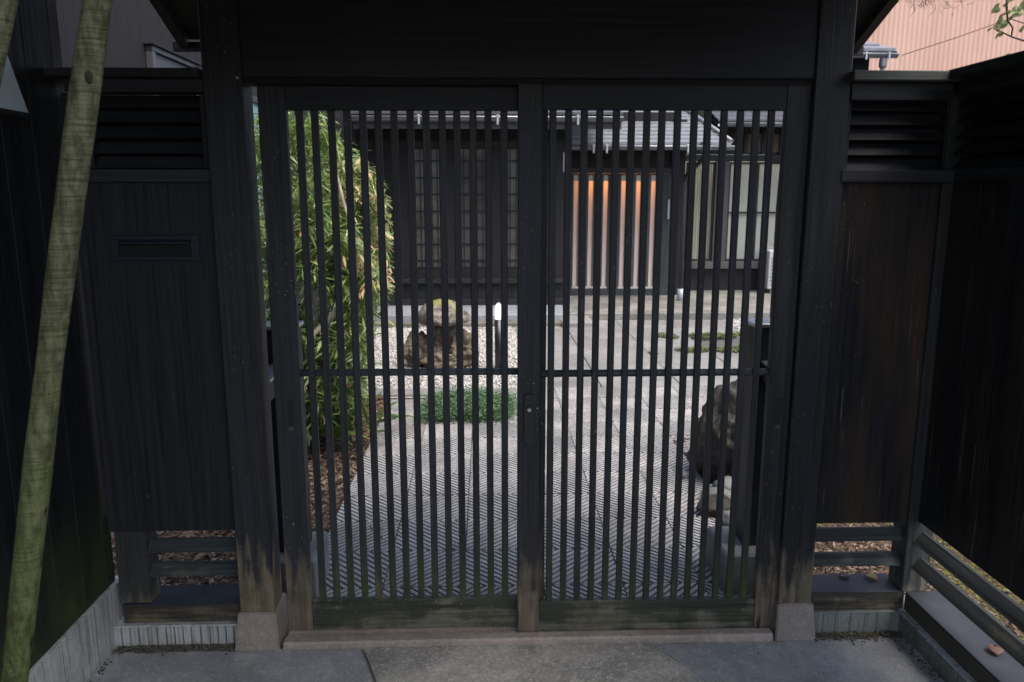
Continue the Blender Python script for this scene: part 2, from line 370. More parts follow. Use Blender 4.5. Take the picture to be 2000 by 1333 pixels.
# leaf litter ---------------------------------------------------------------
def litter(name, n, fx, mat, L=(.02, .05), seed=3, label=None, z=-.022, cat='fallen leaves', up=.03):
    rd = random.Random(seed); vs = []; fs = []
    for _ in range(n):
        x, y = fx(rd); l = rd.uniform(*L); w = l*rd.uniform(.25, .6); a = rd.uniform(0, 6.28); c, s = math.cos(a), math.sin(a)
        t = rd.uniform(-.5, .5); zz = z+rd.uniform(0.002, up); b = len(vs); k = rd.uniform(-.3, .3)
        for (u, v, h) in ((-.5, 0, 0), (0, .5, .12), (.5, 0, 0), (0, -.5, .12), (0, 0, -.03)):
            px, py = u*l, v*w; vs.append((x+px*c-py*s, y+px*s+py*c, zz+h*l+t*px+k*py))
        fs += [(b, b+4, b+1), (b+1, b+4, b+2), (b+2, b+4, b+3), (b+3, b+4, b)]
    o = pyobj(name, vs, fs, mat); o['kind'] = 'stuff'
    if label: o['label'] = label
    o['category'] = cat
    return o
M_lit = leafmat('dead_leaves', [(.08, .045, .025), (.17, .10, .06), (.05, .035, .022), (.22, .15, .10), (.12, .07, .045), (.28, .22, .16)], .1, .7)
def mf(x, y): return mnoise.noise(Vector((x*2.1, y*2.1, 3.3)))+.3*mnoise.noise(Vector((x*7, y*7, 1.3)))+.10
def lfr(rd):
    while True:
        x, y = rd.uniform(1.2, 3.2), rd.uniform(-1.6, 2.25)
        if (x > 1.66 or y > .12) and (mf(x, y) < 0 or rd.random() < .12): return x, y
def lf(rd):
    x = rd.uniform(-2.3, -.76); return x, rd.uniform(.06, 3.5)
litter('fallen_leaves', 15000, lf, M_lit, (.018, .05), 3, 'brown fallen leaves and bark on the soil under the bamboo')
litter('fallen_leaves', 11000, lfr , M_lit, (.015, .045), 5, 'brown fallen leaves on the soil beyond the right fence')
M_moss = leafmat('moss', [(.08, .10, .015), (.15, .16, .03), (.22, .21, .045), (.10, .12, .02)], .1, .9)
def mossy(rd):
    while True:
        x, y = rd.uniform(1.58, 3.0), rd.uniform(-1.8, 2.4)
        if mf(x, y) > 0: return x, y
litter('moss', 30000, mossy, M_moss, (.008, .018), 8, 'yellow green moss on the soil beyond the right fence', z=-.008, cat='moss', up=.03)
def mossl(rd):
    while True:
        x, y = rd.uniform(1.62, 3.0), rd.uniform(4.3, 6.5)
        if mnoise.noise(Vector((x*3, y*4, 7))) < -.02: continue
        if abs(y-5.05) < .18*mnoise.noise(Vector((x*2, 0, 1)))+.12 or abs(y-5.9) < .18 and x > 1.9: return x, y
M_gr = leafmat('short_weeds', [(.05, .10, .02), (.09, .15, .04), (.16, .16, .06), (.06, .10, .03)], .2, .7)
litter('low_weeds', 2600, mossl, M_gr, (.02, .05), 9, 'green weeds and moss growing in the joints of the yard', z=-.005, cat='weeds', up=.03)

def grit(rd):
    q = rd.random()
    if q < .35: return rd.uniform(-1.31, -.9), -.045-abs(rd.gauss(0, .02))
    if q < .55: return -1.31+abs(rd.gauss(0, .015)), rd.uniform(-1.2, -.05)
    if q < .8: return rd.uniform(1.17, 1.5), -.045-abs(rd.gauss(0, .025))
    if q < .95: return 1.495-abs(rd.gauss(0, .02)), rd.uniform(-1.2, -.05)
    return rd.uniform(-1.3, 1.49), rd.uniform(-1.0, -.1)
M_grit = leafmat('grit', [(.05, .04, .025), (.10, .08, .05), (.04, .05, .015), (.16, .14, .11), (.07, .075, .02)], 0, .9)
pebbles('grit', 1500, grit, M_grit, (.0015, .0055), 'dark grit and moss crumbs gathered along the foot of the plinths', 61, z=0.0, cat='grit')
# ------------------------------------------------------------------ gate
gate = thing('gate', 'black timber roofed gateway with two posts on granite feet', 'gate', (.14, 0, 0))
PF, PB = -.055, .055
LPx = (-.872, -.752); RPx = (1.045, 1.162)
for (a, b) in (LPx, RPx):
    p = box('post', a, b, PF, PB, .10, 2.34, M_post, gate, .004)
def base(a, b, fl):
    bm = bmesh.new()
    lo = [(a-.012-fl, -.088), (b+.012+fl, -.088), (b+.012+fl, .10), (a-.012-fl, .10)]; hi = [(a-.006, -.063), (b+.006, -.063), (b+.006, .085), (a-.006, .085)]
    v = [bm.verts.new((*p, -.02)) for p in lo] + [bm.verts.new((*p, .128)) for p in hi]
    for f in ((3, 2, 1, 0), (4, 5, 6, 7), (0, 1, 5, 4), (1, 2, 6, 5), (2, 3, 7, 6), (3, 0, 4, 7)): bm.faces.new([v[i] for i in f])
    bmesh.ops.bevel(bm, geom=bm.edges[:], offset=.004, segments=2, affect='EDGES')
    obj('base_stone', bm, M_stone, gate)
base(*LPx, .008); base(*RPx, .004)
# threshold with two door grooves
bm = bmesh.new(); prism(bm, [(-.085, -.02), (.12, -.02), (.12, .022), (.045, .022), (.045, .012), (.030, .012), (.030, .018), (-.004, .018), (-.004, .010), (-.022, .010), (-.022, .018), (-.04, .018), (-.045, .025), (-.079, .025), (-.085, .019)], -.72, 1.02, 'x')
obj('threshold', bm, M_thr, gate)
box('lintel', LPx[1]-.001, RPx[0]+.001, -.048, .05, 1.932, 2.20, M_beam, gate, .004)
box('upper_beam', LPx[1], RPx[0], -.036, .05, 2.203, 2.28, M_beam, gate, .004)
box('door_head_groove', LPx[1], RPx[0], -.035, .048, 1.914, 1.931, M_gap, gate, 0)
box('bracket', .075, .115, -.16, -.037, 2.17, 2.29, M_beam, gate, .003)
box('tie_beam', -1.1, 1.40, -.06, .06, 2.341, 2.42, M_beam, gate, .004)
# roof: two slopes, rafters, boards
def slope_z(y): return 2.376 + .0 - .42*abs(y)
M_roof = wood('gate_roof_wood', (.010, .011, .012), 'y', speck=0)
for sgn in (-1, 1):
    SP = .42 if sgn > 0 else .27; YEV = .62 if sgn > 0 else 1.12
    bm = bmesh.new(); ye = YEV*sgn
    prism(bm, [(0, 2.42), (ye, 2.42-SP*YEV), (ye, 2.45-SP*YEV), (0, 2.45)], -1.19, 1.49, 'x')
    obj('roof_board', bm, M_roof, gate)
    for xr in [-1.17, -.8, -.42, -.04, .34, .72, 1.1, 1.44]:
        bm = bmesh.new(); prism(bm, [(0.02*sgn, 2.375), (ye*.97, 2.375-SP*YEV*.97), (ye*.97, 2.417-SP*YEV*.97), (.02*sgn, 2.417)], xr, xr+.035, 'x')
        obj('rafter', bm, M_roof, gate)
    box('eave_board', -1.2, 1.5, min(ye, ye-.02*sgn), max(ye, ye-.02*sgn), 2.378-SP*YEV-.004, 2.413-SP*YEV-.004, M_roof, gate, .002)
    M_rt = plain('gate_roof_tile', (.06, .062, .07), .4, .3, 5)
    for k in range(4):
        ya, yb = ye*(k/4), ye*((k+1)/4+.03); za, zb = 2.475-SP*abs(ya), 2.475-SP*abs(yb)
        bm = bmesh.new(); prism(bm, [(ya, za), (yb, zb), (yb, zb+.03), (ya, za+.015)], -1.21, 1.51, 'x'); obj('roof_tile_course', bm, M_rt, gate)
box('ridge_cap', -1.22, 1.52, -.07, .07, 2.47, 2.56, M_rt, gate, .01)
# rear brace posts with metal caps, rails and stones
M_brst = concrete('brace_foot_stone', (.22, .22, .21), spk=.3, stain=.4, green=.3)
M_zinc = plain('zinc_cap', (.42, .43, .44), .35, .1, 5, metal=.6)
for (a, b, s) in ((-.845, -.725, -1), (1.035, 1.155, 1)):
    px_, pz = (0, 0)
    box('brace_post', a, b, .32, .44, .17, 1.07, M_board, gate, .003)
    box('brace_post_cap', a-.008, b+.008, .312, .448, 1.0705, 1.085, M_zinc, gate, .002)
    xr0 = (a+b)/2-.03
    box('brace_rail', xr0, xr0+.06, PB+.001, .319, .86, .93, M_post, gate, .003)
    box('brace_rail_cap', xr0-.004, xr0+.064, PB+.001, .319, .931, .939, M_zinc, gate, .001)
    sx = (-.93, -.675) if s < 0 else (.945, 1.25)
    box('brace_stone', sx[0], sx[1], .24, .52, -.02, .17, M_brst, gate, .008)

# ------------------------------------------------------------------ sliding doors
def door(x0, x1, yf, slats, label, sw, lst, rst, topz):
    d = thing('sliding_door', label, 'door', ((x0+x1)/2, yf, 0), 'sliding slatted gate doors')
    yb = yf+.032; zb = .0125
    box('stile', x0, x0+lst, yf, yb, zb, topz, M_stile, d, .003)
    box('stile', x1-rst, x1, yf, yb, zb, topz, M_stile, d, .003)
    box('top_rail', x0+lst, x1-rst, yf+.001, yb-.001, 1.838, topz-.001, M_beam, d, .002)
    box('bottom_panel', x0+lst, x1-rst, yf+.003, yb-.003, zb+.002, .135, M_bot, d, .003)
    n = len(slats); me = None
    for i, sx in enumerate(slats):
        if me is None:
            o = box('slat', -sw/2, sw/2, -.001, .013, .1355, 1.8375, M_slat, None, .002); me = o.data; o.parent = d
        else:
            o = bpy.data.objects.new('slat', me); COL.objects.link(o); o.parent = d
        o.location = (sx-d.location.x+random.gauss(0, .0006), .004, 0); o.rotation_euler = (0, random.gauss(0, .0007), random.gauss(0, .012))
    bm = bmesh.new(); tube(bm, [(x0+lst-.005, yf+.0225, .972), (x1-rst+.005, yf+.0225, .972)], .0125, 10)
    obj('cross_rail', bm, M_railx, d)
    return d
sL = [-.596+(.657/13)*i for i in range(14)]
dl = door(-.724, .203, .004, sL, 'left slatted black sliding door with green lower slats, standing ajar from its post', .0235, .088, .085, 1.914)
sR = [.218+(.703/14)*i for i in range(15)]
dr = door(.104, 1.045, -.033, sR, 'right slatted black sliding door with the lock on its leading stile', .0225, .078, .078, 1.93)
# recessed finger pulls
M_pull = plain('finger_pull_dark', (.006, .006, .007), .5)
M_pull2 = plain('finger_pull_lip', (.10, .10, .11), .3, metal=.5)
def pull(xc, yf, d):
    b = thing  # noqa
    bm = bmesh.new(); prism(bm, [(xc-.010, .775), (xc+.010, .775), (xc+.010, .885), (xc-.010, .885)], yf-.0015, yf+.001, 'y'); o = obj('finger_pull', bm, M_pull, d)
    bm = bmesh.new(); prism(bm, [(xc-.010, .775), (xc+.010, .775), (xc+.007, .788), (xc-.007, .788)], yf-.003, yf-.0017, 'y'); obj('lip', bm, M_pull2, o)
    bm = bmesh.new(); bx(bm, xc-.0125, xc-.0102, yf-.002, yf+.001, .772, .888); bx(bm, xc+.0102, xc+.0125, yf-.002, yf+.001, .772, .888); obj('rim', bm, M_stile, o)
pull(-.672, .004, dl); pull(1.005, -.033, dr)
# lock on the meeting stile: curved plate with key cylinder
M_lock = plain('lock_black', (.010, .011, .013), .35, .2)
xc = .143
bm = bmesh.new(); prof = []
for k in range(9): a = math.pi*k/8; prof.append((xc+.0165*math.cos(a), .902+.006*math.sin(a)))
for k in range(9): a = math.pi+math.pi*k/8; prof.append((xc+.0165*math.cos(a), .745+.014*math.sin(a)))
prism(bm, prof, -.046, -.034, 'y'); lk = obj('lock', bm, M_lock, dr)
bm = bmesh.new(); tube(bm, [(xc, -.046, .856), (xc, -.053, .856)], .0135, 20); obj('lock_collar', bm, M_lock, lk)
M_chr = plain('key_cylinder_metal', (.55, .54, .5), .3, metal=.9)
bm = bmesh.new(); tube(bm, [(xc, -.053, .856), (xc, -.057, .856)], .0062, 16); obj('key_cylinder', bm, M_chr, lk)
bm = bmesh.new(); bx(bm, xc-.0008, xc+.0008, -.0578, -.0568, .852, .860); obj('keyhole', bm, M_pull, lk)
bm = bmesh.new(); bx(bm, xc-.0155, xc+.0155, -.0475, -.0455, .786, .788); bx(bm, xc-.0155, xc+.0155, -.0475, -.0455, .8905, .893); obj('lock_ridge', bm, M_stile, lk)
bm = bmesh.new(); tube(bm, [(xc+.029, -.0335, .856), (xc+.029, -.036, .856)], .0022, 8); obj('screw', bm, M_chr, dr)
box('strike_plate', .176, .202, -.006, .0035, .735, .958, M_stile, dl, .0015, 'scratched strike plate behind the meeting stile')
bm = bmesh.new(); tube(bm, [(LPx[1]-.012, PF-.001, 1.927), (LPx[1]-.012, PF-.004, 1.927)], .004, 8); obj('nail', bm, M_chr, gate)

# ------------------------------------------------------------------ fences beside the gate
def louvres(name, parent, x0, x1, zs, y, mat, axis='x'):
    for z in zs:
        bm = bmesh.new()
        if axis == 'x': prism(bm, [(y, z-.018), (y+.012, z-.018), (y+.045, z+.018), (y+.033, z+.018)], x0, x1, 'x')
        else: prism(bm, [(y, z-.018), (y+.012, z-.018), (y+.045, z+.018), (y+.033, z+.018)], x0, x1, 'y')
        obj(name, bm, mat, parent)
ZR = (1.612, 1.652)      # waist rail
def plinth_mesh(bm, x0, x1, y, z0, z1, pitch, depth=.02, lip=.008, gr=.0055):
    x = x0; pts = [(x0, y+depth)]
    while x < x1-pitch:
        w = random.uniform(.9, 1.1)*pitch
        pts += [(x, y), (x+w-gr, y), (x+w-gr*.8, y+gr*2.2), (x+w-gr*.2, y+gr*2.2)]; x += w
    pts += [(x, y), (x1, y), (x1, y+depth)]
    prism(bm, pts, z0, z1-lip, 'z'); bx(bm, x0, x1, y-.001, y+depth, z1-lip, z1, .002)

fl = thing('fence', 'black board fence left of the gate with a mail slot in it', 'fence', (-1.1, 0, 0), 'board fences beside the gate')
XL0, XL1 = -1.322, LPx[0]-.001
bws = [-1.322, -1.17, -1.02, XL1]
for a, b in zip(bws, bws[1:]): box('plank', a+.0003, b-.0003, -.012, .006, .418, 1.625, M_board, fl, .0007)
box('waist_rail', XL0, XL1, -.03, .03, 1.612, 1.652, M_lou, fl, .002)
louvres('louvre', fl, -1.24, -.90, [1.675, 1.720, 1.768, 1.816, 1.860], -.018, M_lou)
box('louvre_frame', XL0, -1.241, -.02, .02, 1.653, 1.885, M_board, fl, .002); box('louvre_frame', -.899, XL1, -.02, .02, 1.653, 1.885, M_board, fl, .002)
box('louvre_backing', XL0, XL1, .04, .05, 1.653, 1.885, M_gap, fl, 0)
box('top_beam', -1.30, XL1, -.045, .045, 1.886, 1.925, M_lou, fl, .002)
box('coping', -1.40, XL1, -.085, .09, 1.926, 1.952, M_copd, fl, .003)
xa = P(228, 1100, -.01)[0]
box('stub_post', xa, xa+.11, -.012, .075, .146, .417, M_lowz, fl, .003)
box('top_gap_board', XL0, XL1, .01, .05, .419, .46, M_board, fl, 0)
for z in (.355, .265):
    louvres('low_slat', fl, xa+.085, XL1, [z], -.012, M_lows)
box('sill', P(240, 1190, -.02)[0], XL1-.003, -.022, .115, .076, .1405, M_sillf, fl, .003)
box('sill_cap', P(240, 1190, -.02)[0], XL1-.003, -.025, .118, .141, .1455, M_cap, fl, .0015)
bm = bmesh.new(); plinth_mesh(bm, XL0, XL1-.012, -.04, -.02, .075, .030, .16); obj('plinth', bm, M_plL, fl)
# mail slot
mx0, mx1, mz0, mz1 = -1.215, -.932, 1.362, 1.442
M_mail = plain('mail_slot_metal', (.014, .019, .028), .4, .15)
bm = bmesh.new(); bx(bm, mx0, mx1, -.022, -.0125, mz0, mz0+.013, .001); bx(bm, mx0, mx1, -.022, -.0125, mz1-.013, mz1, .001)
bx(bm, mx0, mx0+.024, -.022, -.0125, mz0+.013, mz1-.013, .001); bx(bm, mx1-.026, mx1, -.022, -.0125, mz0+.013, mz1-.013, .001)
ms = obj('mail_slot', bm, M_mail, fl)
bm = bmesh.new(); prism(bm, [(-.030, mz1-.020), (-.0135, mz1-.010), (-.0128, mz1-.013), (-.029, mz1-.026)], mx0+.03, mx1-.03, 'x'); obj('flap', bm, M_mail, ms)
box('slot_opening', mx0+.024, mx1-.026, -.0135, -.0122, mz0+.013, mz1-.013, M_gap, ms, 0)

# left return wall coming toward the street
wl = thing('board_wall', 'tall dark board wall on a ribbed pale concrete base at far left', 'wall', (-1.34, -1, 0))
yy = -.03
while yy > -3.6:
    w = .15; box('plank', -1.352, -1.334, yy-w+.001, yy-.001, 0.215, 5.6, M_rety, wl, .0015); yy -= w
box('plank', -1.352, -1.334, -.029, .03, .215, 5.6, M_rety, wl, .0015)
bm = bmesh.new(); plinth_mesh(bm, -.07, 3.6, 0, -.02, .212, .032, .06, .006)
bmesh.ops.rotate(bm, verts=bm.verts, cent=(0, 0, 0), matrix=Matrix.Rotation(R_(-90), 3, 'Z'))
# rotated: local x -> -y, local y(depth) -> +x ; mirror so the ribs face +x
for v in bm.verts: v.co.x = -1.322 - v.co.x
bmesh.ops.reverse_faces(bm, faces=bm.faces)
obj('plinth', bm, M_plL, wl)
# pale box on that wall
sb = thing('wall_box', 'pale blue white metal box on the left wall behind the thin leaning pole', 'box', (-1.33, -.4, 1.8))
bm = bmesh.new(); v = []
for (yy_, z0_, z1_) in ((-.26, 1.80, 1.99), (-.75, 1.80, 2.06)):
    v.append([bm.verts.new((-1.333, yy_, z0_)), bm.verts.new((-1.285, yy_-.02, z0_)), bm.verts.new((-1.318, yy_-.05, z1_)), bm.verts.new((-1.333, yy_-.05, z1_))])
a, b = v; bm.faces.new(a); bm.faces.new(b[::-1])
for i in range(4): bm.faces.new((a[i], a[(i+1) % 4], b[(i+1) % 4], b[i]))
bmesh.ops.recalc_face_normals(bm, faces=bm.faces); obj('box_body', bm, plain('pale_metal', (.5, .58, .66), .4, .08), sb)
box('box_lip', -1.333, -1.28, -.76, -.255, 1.788, 1.799, M_lou, sb, .001)

# right fence
fr_ = thing('fence', 'black weathered board fence right of the gate post, brown streaks on its boards', 'fence', (1.35, 0, 0), 'board fences beside the gate')
XR0, XR1 = RPx[1]+.001, 1.538
for a, b in zip([XR0, 1.29, 1.415], [1.29, 1.415, XR1]): box('plank', a+.0003, b-.0003, -.012, .006, .412, 1.625, M_boardR, fr_, .0007)
box('waist_rail', XR0-.012, XR1, -.060, .03, ZR[0], ZR[1], M_lou, fr_, .002)
box('louvre_frame', XR0, XR0+.022, -.02, .03, 1.653, 1.885, M_lou, fr_, .002); box('louvre_frame', 1.50, XR1, -.02, .02, 1.653, 1.885, M_board, fr_, .002)
louvres('louvre', fr_, XR0+.023, 1.499, [1.672, 1.718, 1.766, 1.814, 1.858], -.018, M_lou)
box('louvre_backing', XR0, XR1, .04, .05, 1.653, 1.885, M_gap, fr_, 0)
box('top_beam', XR0, XR1-.047, -.06, .045, 1.868, 1.922, M_lou, fr_, .002)
bm = bmesh.new(); bx(bm, XR0-.015, XR1-.045, -.10, .10, 1.923, 1.953, .003); obj('coping', bm, M_cop, fr_)
for z in (.362, .265): louvres('low_slat', fr_, XR0, 1.50, [z], -.016, M_lows)
box('sill', XR0, XR1-.0165, -.022, .10, .078, .146, M_sillf, fr_, .003)
box('sill_cap', XR0, XR1-.018, -.025, .112, .1465, .151, M_cap, fr_, .0015)
bm = bmesh.new(); plinth_mesh(bm, XR0+.012, XR1-.0355, -.035, -.02, .077, .05, .16, .006, .002); obj('plinth', bm, M_plR, fr_)

# right return fence
rr = thing('fence', 'black board fence returning toward the street at far right', 'fence', (1.56, -.8, 0), 'board fences beside the gate')
XF = 1.54
box('corner_post', 1.505, 1.60, -.03, .07, .152, 1.922, M_lowz, rr, .003)
y = -.032
while y > -3.3:
    box('plank', XF-.002, XF+.016, y-.15+.0003, y-.0003, .425, 1.625, M_retR, rr, .0007); y -= .15
box('waist_rail', XF-.02, XF+.03, -3.3, -.032, ZR[0], ZR[1], M_louy, rr, .002)
louvres('louvre', rr, -3.3, -.04, [1.672, 1.718, 1.766, 1.814, 1.858], XF-.018, M_louy, 'y')
box('louvre_backing', XF+.04, XF+.05, -3.3, -.032, 1.653, 1.885, M_gap, rr, 0)
box('top_beam', XF-.045, XF+.05, -3.3, -.0315, 1.886, 1.925, M_copd, rr, .002)
box('coping', XF-.09, XF+.10, -3.3, .10, 1.926, 1.956, M_copd, rr, .003)
for z in (.362, .265): louvres('low_slat', rr, -3.3, -.031, [z], XF-.012, M_lowsy, 'y')
box('sill', XF-.018, XF+.10, -3.3, -.0225, .078, .146, M_silly, rr, .003)
box('sill_cap', XF-.021, XF+.112, -3.3, -.0255, .1465, .151, M_cap, rr, .0015)
box('plinth', XF-.037, XF+.1, -3.3, .1, -.02, .068, M_plR, rr, .004)
box('plinth_lip', XF-.039, XF+.1, -3.3, -.0365, .0685, .0765, M_plL, rr, .002)

# ------------------------------------------------------------------ leaning timber poles in front
M_pole = N('pole_bark'); n = M_pole
g = n.noise((60, 60, 14), det=6, off=(1, 1, 0), rough=.75); rings = n.noise((5, 5, 230), det=4, dist=.6, rough=.7); bl = n.noise((22, 22, 11), det=6, off=(3, 8, 1), rough=.7)
c = n.mix(n.mr(g, .38, .62), (.075, .08, .040), (.20, .205, .12)); c = n.mix(n.mr(rings, .48, .62, 0, .6), c, (.030, .030, .017))
c = n.mix(n.mr(n.z, 1.5, .6, 0, .6), c, n.mix(n.mr(g, .4, .6), (.065, .095, .022), (.15, .20, .055))); c = n.mix(n.mr(bl, .56, .64, 0, .6), c, (.035, .034, .018))
c = n.mix(n.mr(n.noise((40, 40, 22), det=5, off=(9, 1, 4)), .60, .68, 0, .45), c, (.24, .25, .16)); c = n.mix(n.mr(n.vor(11, sc=(1.6, 1.6, .6)), .13, .07, 0, .9), c, (.02, .017, .012))
n.bump(rings, .7, .006, n.bump(g, .7, .008)); M_pole = n.done(c, .85, spec=.2)
def pole(pts, r, label):
    bm = bmesh.new(); m = 40; a, b = Vector(pts[0]), Vector(pts[1]); pp = []; rs = []
    for i in range(m+1):
        t = i/m; p = a.lerp(b, t); p += Vector((.006*math.sin(t*5+r*90), .004*math.sin(t*9), 0)); pp.append(p); rs.append(r*(1.06-.16*t+.04*math.sin(t*23)+.02*math.sin(t*51)))
    tube(bm, pp, rs, 20); return bm
def poleline(x0, y0, x1, y1, Yp, zlo, zhi):
    a = P(x0, y0, Yp); b = P(x1, y1, Yp); k = (b[0]-a[0])/(b[1]-a[1])
    return (a[0]+k*(zlo-a[1]), Yp, zlo), (a[0]+k*(zhi-a[1]), Yp, zhi)
pa = poleline(28, 1333, 193, 0, -1.1, 0, 2.7)
bm = pole(pa, .0258, ''); po = obj('timber_pole', bm, M_pole); tag(po, 'thick mossy timber pole leaning across the left fence', 'pole')
k1 = Vector(pa[0]).lerp(Vector(pa[1]), .66)
bmk = bmesh.new(); bmesh.ops.create_icosphere(bmk, subdivisions=2, radius=.012)
for v_ in bmk.verts: v_.co = Vector((v_.co.x*.7, v_.co.y*.4, v_.co.z*1.1)) + k1 + Vector((.009, -.0215, 0))
obj('knot', bmk, plain('knot_dark', (.03, .024, .015), .9, .4, 60, bump=.4), po, smooth=True)
pb = poleline(-25, 160, 9, 0, -1.2, 0, 2.7)
bm = pole(pb, .024, ''); tag(obj('timber_pole', bm, M_pole), 'thin timber pole cut by the top left corner of the view', 'pole')

# ------------------------------------------------------------------ neighbouring building on the left
nb = thing('neighbour_house', 'grey purple ribbed siding house rising behind the left fence', 'house', (-2.3, 5, 0))
M_sid = wood('grey_siding', (.010, .009, .0115), 'z', speck=.3, rough=.8, gvar=.2)
yy = 1.35
mes = None
while yy < 8.95:
    if mes is None:
        o = box('siding_board', -2.02, -2.0, 0, .148, -.03, 6.0, M_sid, None, .003); mes = o.data; o.parent = nb
    else:
        o = bpy.data.objects.new('siding_board', mes); COL.objects.link(o); o.parent = nb
    o.location = (2.3, yy-5, 0); yy += .15
box('house_wall', -5.0, -2.021, 1.35, 8.95, -.03, 6.0, M_gap, nb, 0)
# window with pale frame
M_frm = plain('pale_window_frame', (.06, .06, .07), .5, .1)
w0, w1, wz0, wz1 = 2.3, 3.8, 1.5, 2.43
wf = bmesh.new()
bx(wf, -1.999, -1.955, w0, w1, wz1-.03, wz1, .003); bx(wf, -1.999, -1.955, w0, w0+.04, wz0, wz1-.031, .003); bx(wf, -1.999, -1.955, w1-.04, w1, wz0, wz1-.031, .003); bx(wf, -1.999, -1.955, w0+.041, w1-.041, wz0, wz0+.04, .003)
bx(wf, -1.997, -1.975, w0+.041, w1-.041, wz1-.13, wz1-.032, .002); bx(wf, -1.997, -1.975, w0+.041, w0+.09, wz0+.041, wz1-.131, .002)
wo = obj('window', wf, M_frm, nb)
bm = bmesh.new(); bx(bm, -1.9965, -1.985, w0+.091, w1-.042, wz0+.042, wz1-.131); obj('pane', bm, plain('dark_glass', (.02, .022, .026), .08, .1, spec=.8), wo)
bm = bmesh.new(); bx(bm, -1.999, -1.94, w0-.02, w1+.02, wz1+.001, wz1+.016, .003); obj('hood', bm, M_sid, wo)
tw = thing('panel_fence', 'teal painted metal fence seen in the gap beside the left door', 'fence', (-1.8, 2.8, 0))
M_teal = N('teal_metal'); n = M_teal; M_teal = n.done(n.mix(n.mr(n.noise(scale=5, det=5), .35, .65), (.12, .25, .28), (.17, .32, .34)), .5)
yy = 2.6
while yy < 4.55:
    box('fence_panel', -1.83, -1.80, yy+.004, yy+.396, -.03, 2.262, M_teal, tw, .003); yy += .4
box('top_trim', -1.86, -1.78, 2.6, 4.6, 2.263, 2.31, plain('dark_trim', (.03, .028, .032), .5), tw, .003)
box('top_rail', -1.85, -1.79, 2.6, 4.6, 2.311, 2.36, M_sid, tw, .003)
box('foot_board', -1.82, -1.78, 2.6, 4.6, -.03, .12, M_louy, tw, .003)

# ------------------------------------------------------------------ main house
YL, YE, YR = 7.6, 8.85, 9.3
hs = thing('house', 'dark timber house with lattice windows and a lit entrance across the garden', 'house', (1.5, 8.6, 0))
M_hw = wood('house_dark_wood', (.0075, .0075, .0085), 'z', speck=0)
M_hwx = wood('house_dark_wood_horizontal', (.012, .012, .013), 'x', speck=0)
M_gut = plain('gutter_metal', (.13, .14, .16), .3, .1, metal=.3)
M_gutl = plain('gutter_light', (.4, .42, .45), .3, .1, metal=.4)
M_glass = plain('window_glass_grey', (.055, .053, .052), .12, .25, 3, spec=.7)
M_paper = plain('paper_behind_glass', (.07, .067, .061), .3, .5, 4, spec=.6)
xl = P(686, 300, YL)[0]; xr = P(1102, 400, YL)[0]
def zL(y, Y=YL): return P(1000, y, Y)[1]
# wall built from planks round the windows
x = xl
zt = 2.75; wtop, wbot = zL(289), zL(524)
wins = [(P(800, 400, YL)[0], P(866, 400, YL)[0], M_paper), (P(894, 400, YL)[0], P(956, 400, YL)[0], M_glass), (P(984, 400, YL)[0], P(1046, 400, YL)[0], M_paper)]
edges = [xl]+[e for w in wins for e in w[:2]]+[xr]
for a, b in zip(edges[0::2], edges[1::2]):
    m = max(1, round((b-a)/.14))
    for k in range(m): box('wall_board', a+(b-a)*k/m+.001, a+(b-a)*(k+1)/m-.001, YL, YL+.02, wbot, wtop, M_hw, hs, .0015)
for k in range(20):
    a = xl+(xr-xl)*k/20; b = xl+(xr-xl)*(k+1)/20
    box('wall_board', a+.001, b-.001, YL, YL+.02, wtop+.001, zt, M_hw, hs, .0015)
    box('wall_board', a+.001, b-.001, YL, YL+.02, .13, wbot-.001, M_hw, hs, .0015)
box('sill_beam', xl, xr, YL-.06, YL-.001, zL(553), zL(544), M_hwx, hs, .003)
box('foot_beam', xl, xr, YL-.03, YL-.001, .121, .20, M_hwx, hs, .003)
box('head_beam', xl, xr, YL-.02, YL-.001, wtop+.001, wtop+.09, M_hwx, hs, .003)
for (a, b, gm) in wins:
    bm = bmesh.new(); t = .018
    bx(bm, a, b, YL-.005, YL+.03, wtop-t, wtop, .001); bx(bm, a, b, YL-.005, YL+.03, wbot, wbot+t, .001)
    bx(bm, a, a+t, YL-.005, YL+.03, wbot+t, wtop-t, .001); bx(bm, b-t, b, YL-.005, YL+.03, wbot+t, wtop-t, .001)
    w = obj('lattice_window', bm, M_hw, hs)
    bm = bmesh.new(); bx(bm, a+t, b-t, YL+.02, YL+.026, wbot+t, wtop-t); obj('pane', bm, gm, w)
    nx = max(3, round((b-a)/.075))
    for k in range(1, nx): xx = a+(b-a)*k/nx; bm = bmesh.new(); bx(bm, xx-.005, xx+.005, YL+.006, YL+.018, wbot+t, wtop-t); obj('muntin', bm, M_hw, w)
    for yp in (315, 348, 380, 413, 445, 477, 509):
        z_ = zL(yp); bm = bmesh.new(); bx(bm, a+t, b-t, YL+.004, YL+.0185, z_-.009, z_+.009); obj('muntin', bm, M_hw, w)
box('interior_wall', xl, xr, YL+.2, YL+.3, 0, 2.7, M_gap, hs, 0)
box('side_wall', xr-.02, xr, YL+.021, YE, .085, 2.7, M_hw, hs, .002)
box('side_wall', xl, xl+.02, YL+.021, YR+1, 0, 2.7, M_hw, hs, .002)
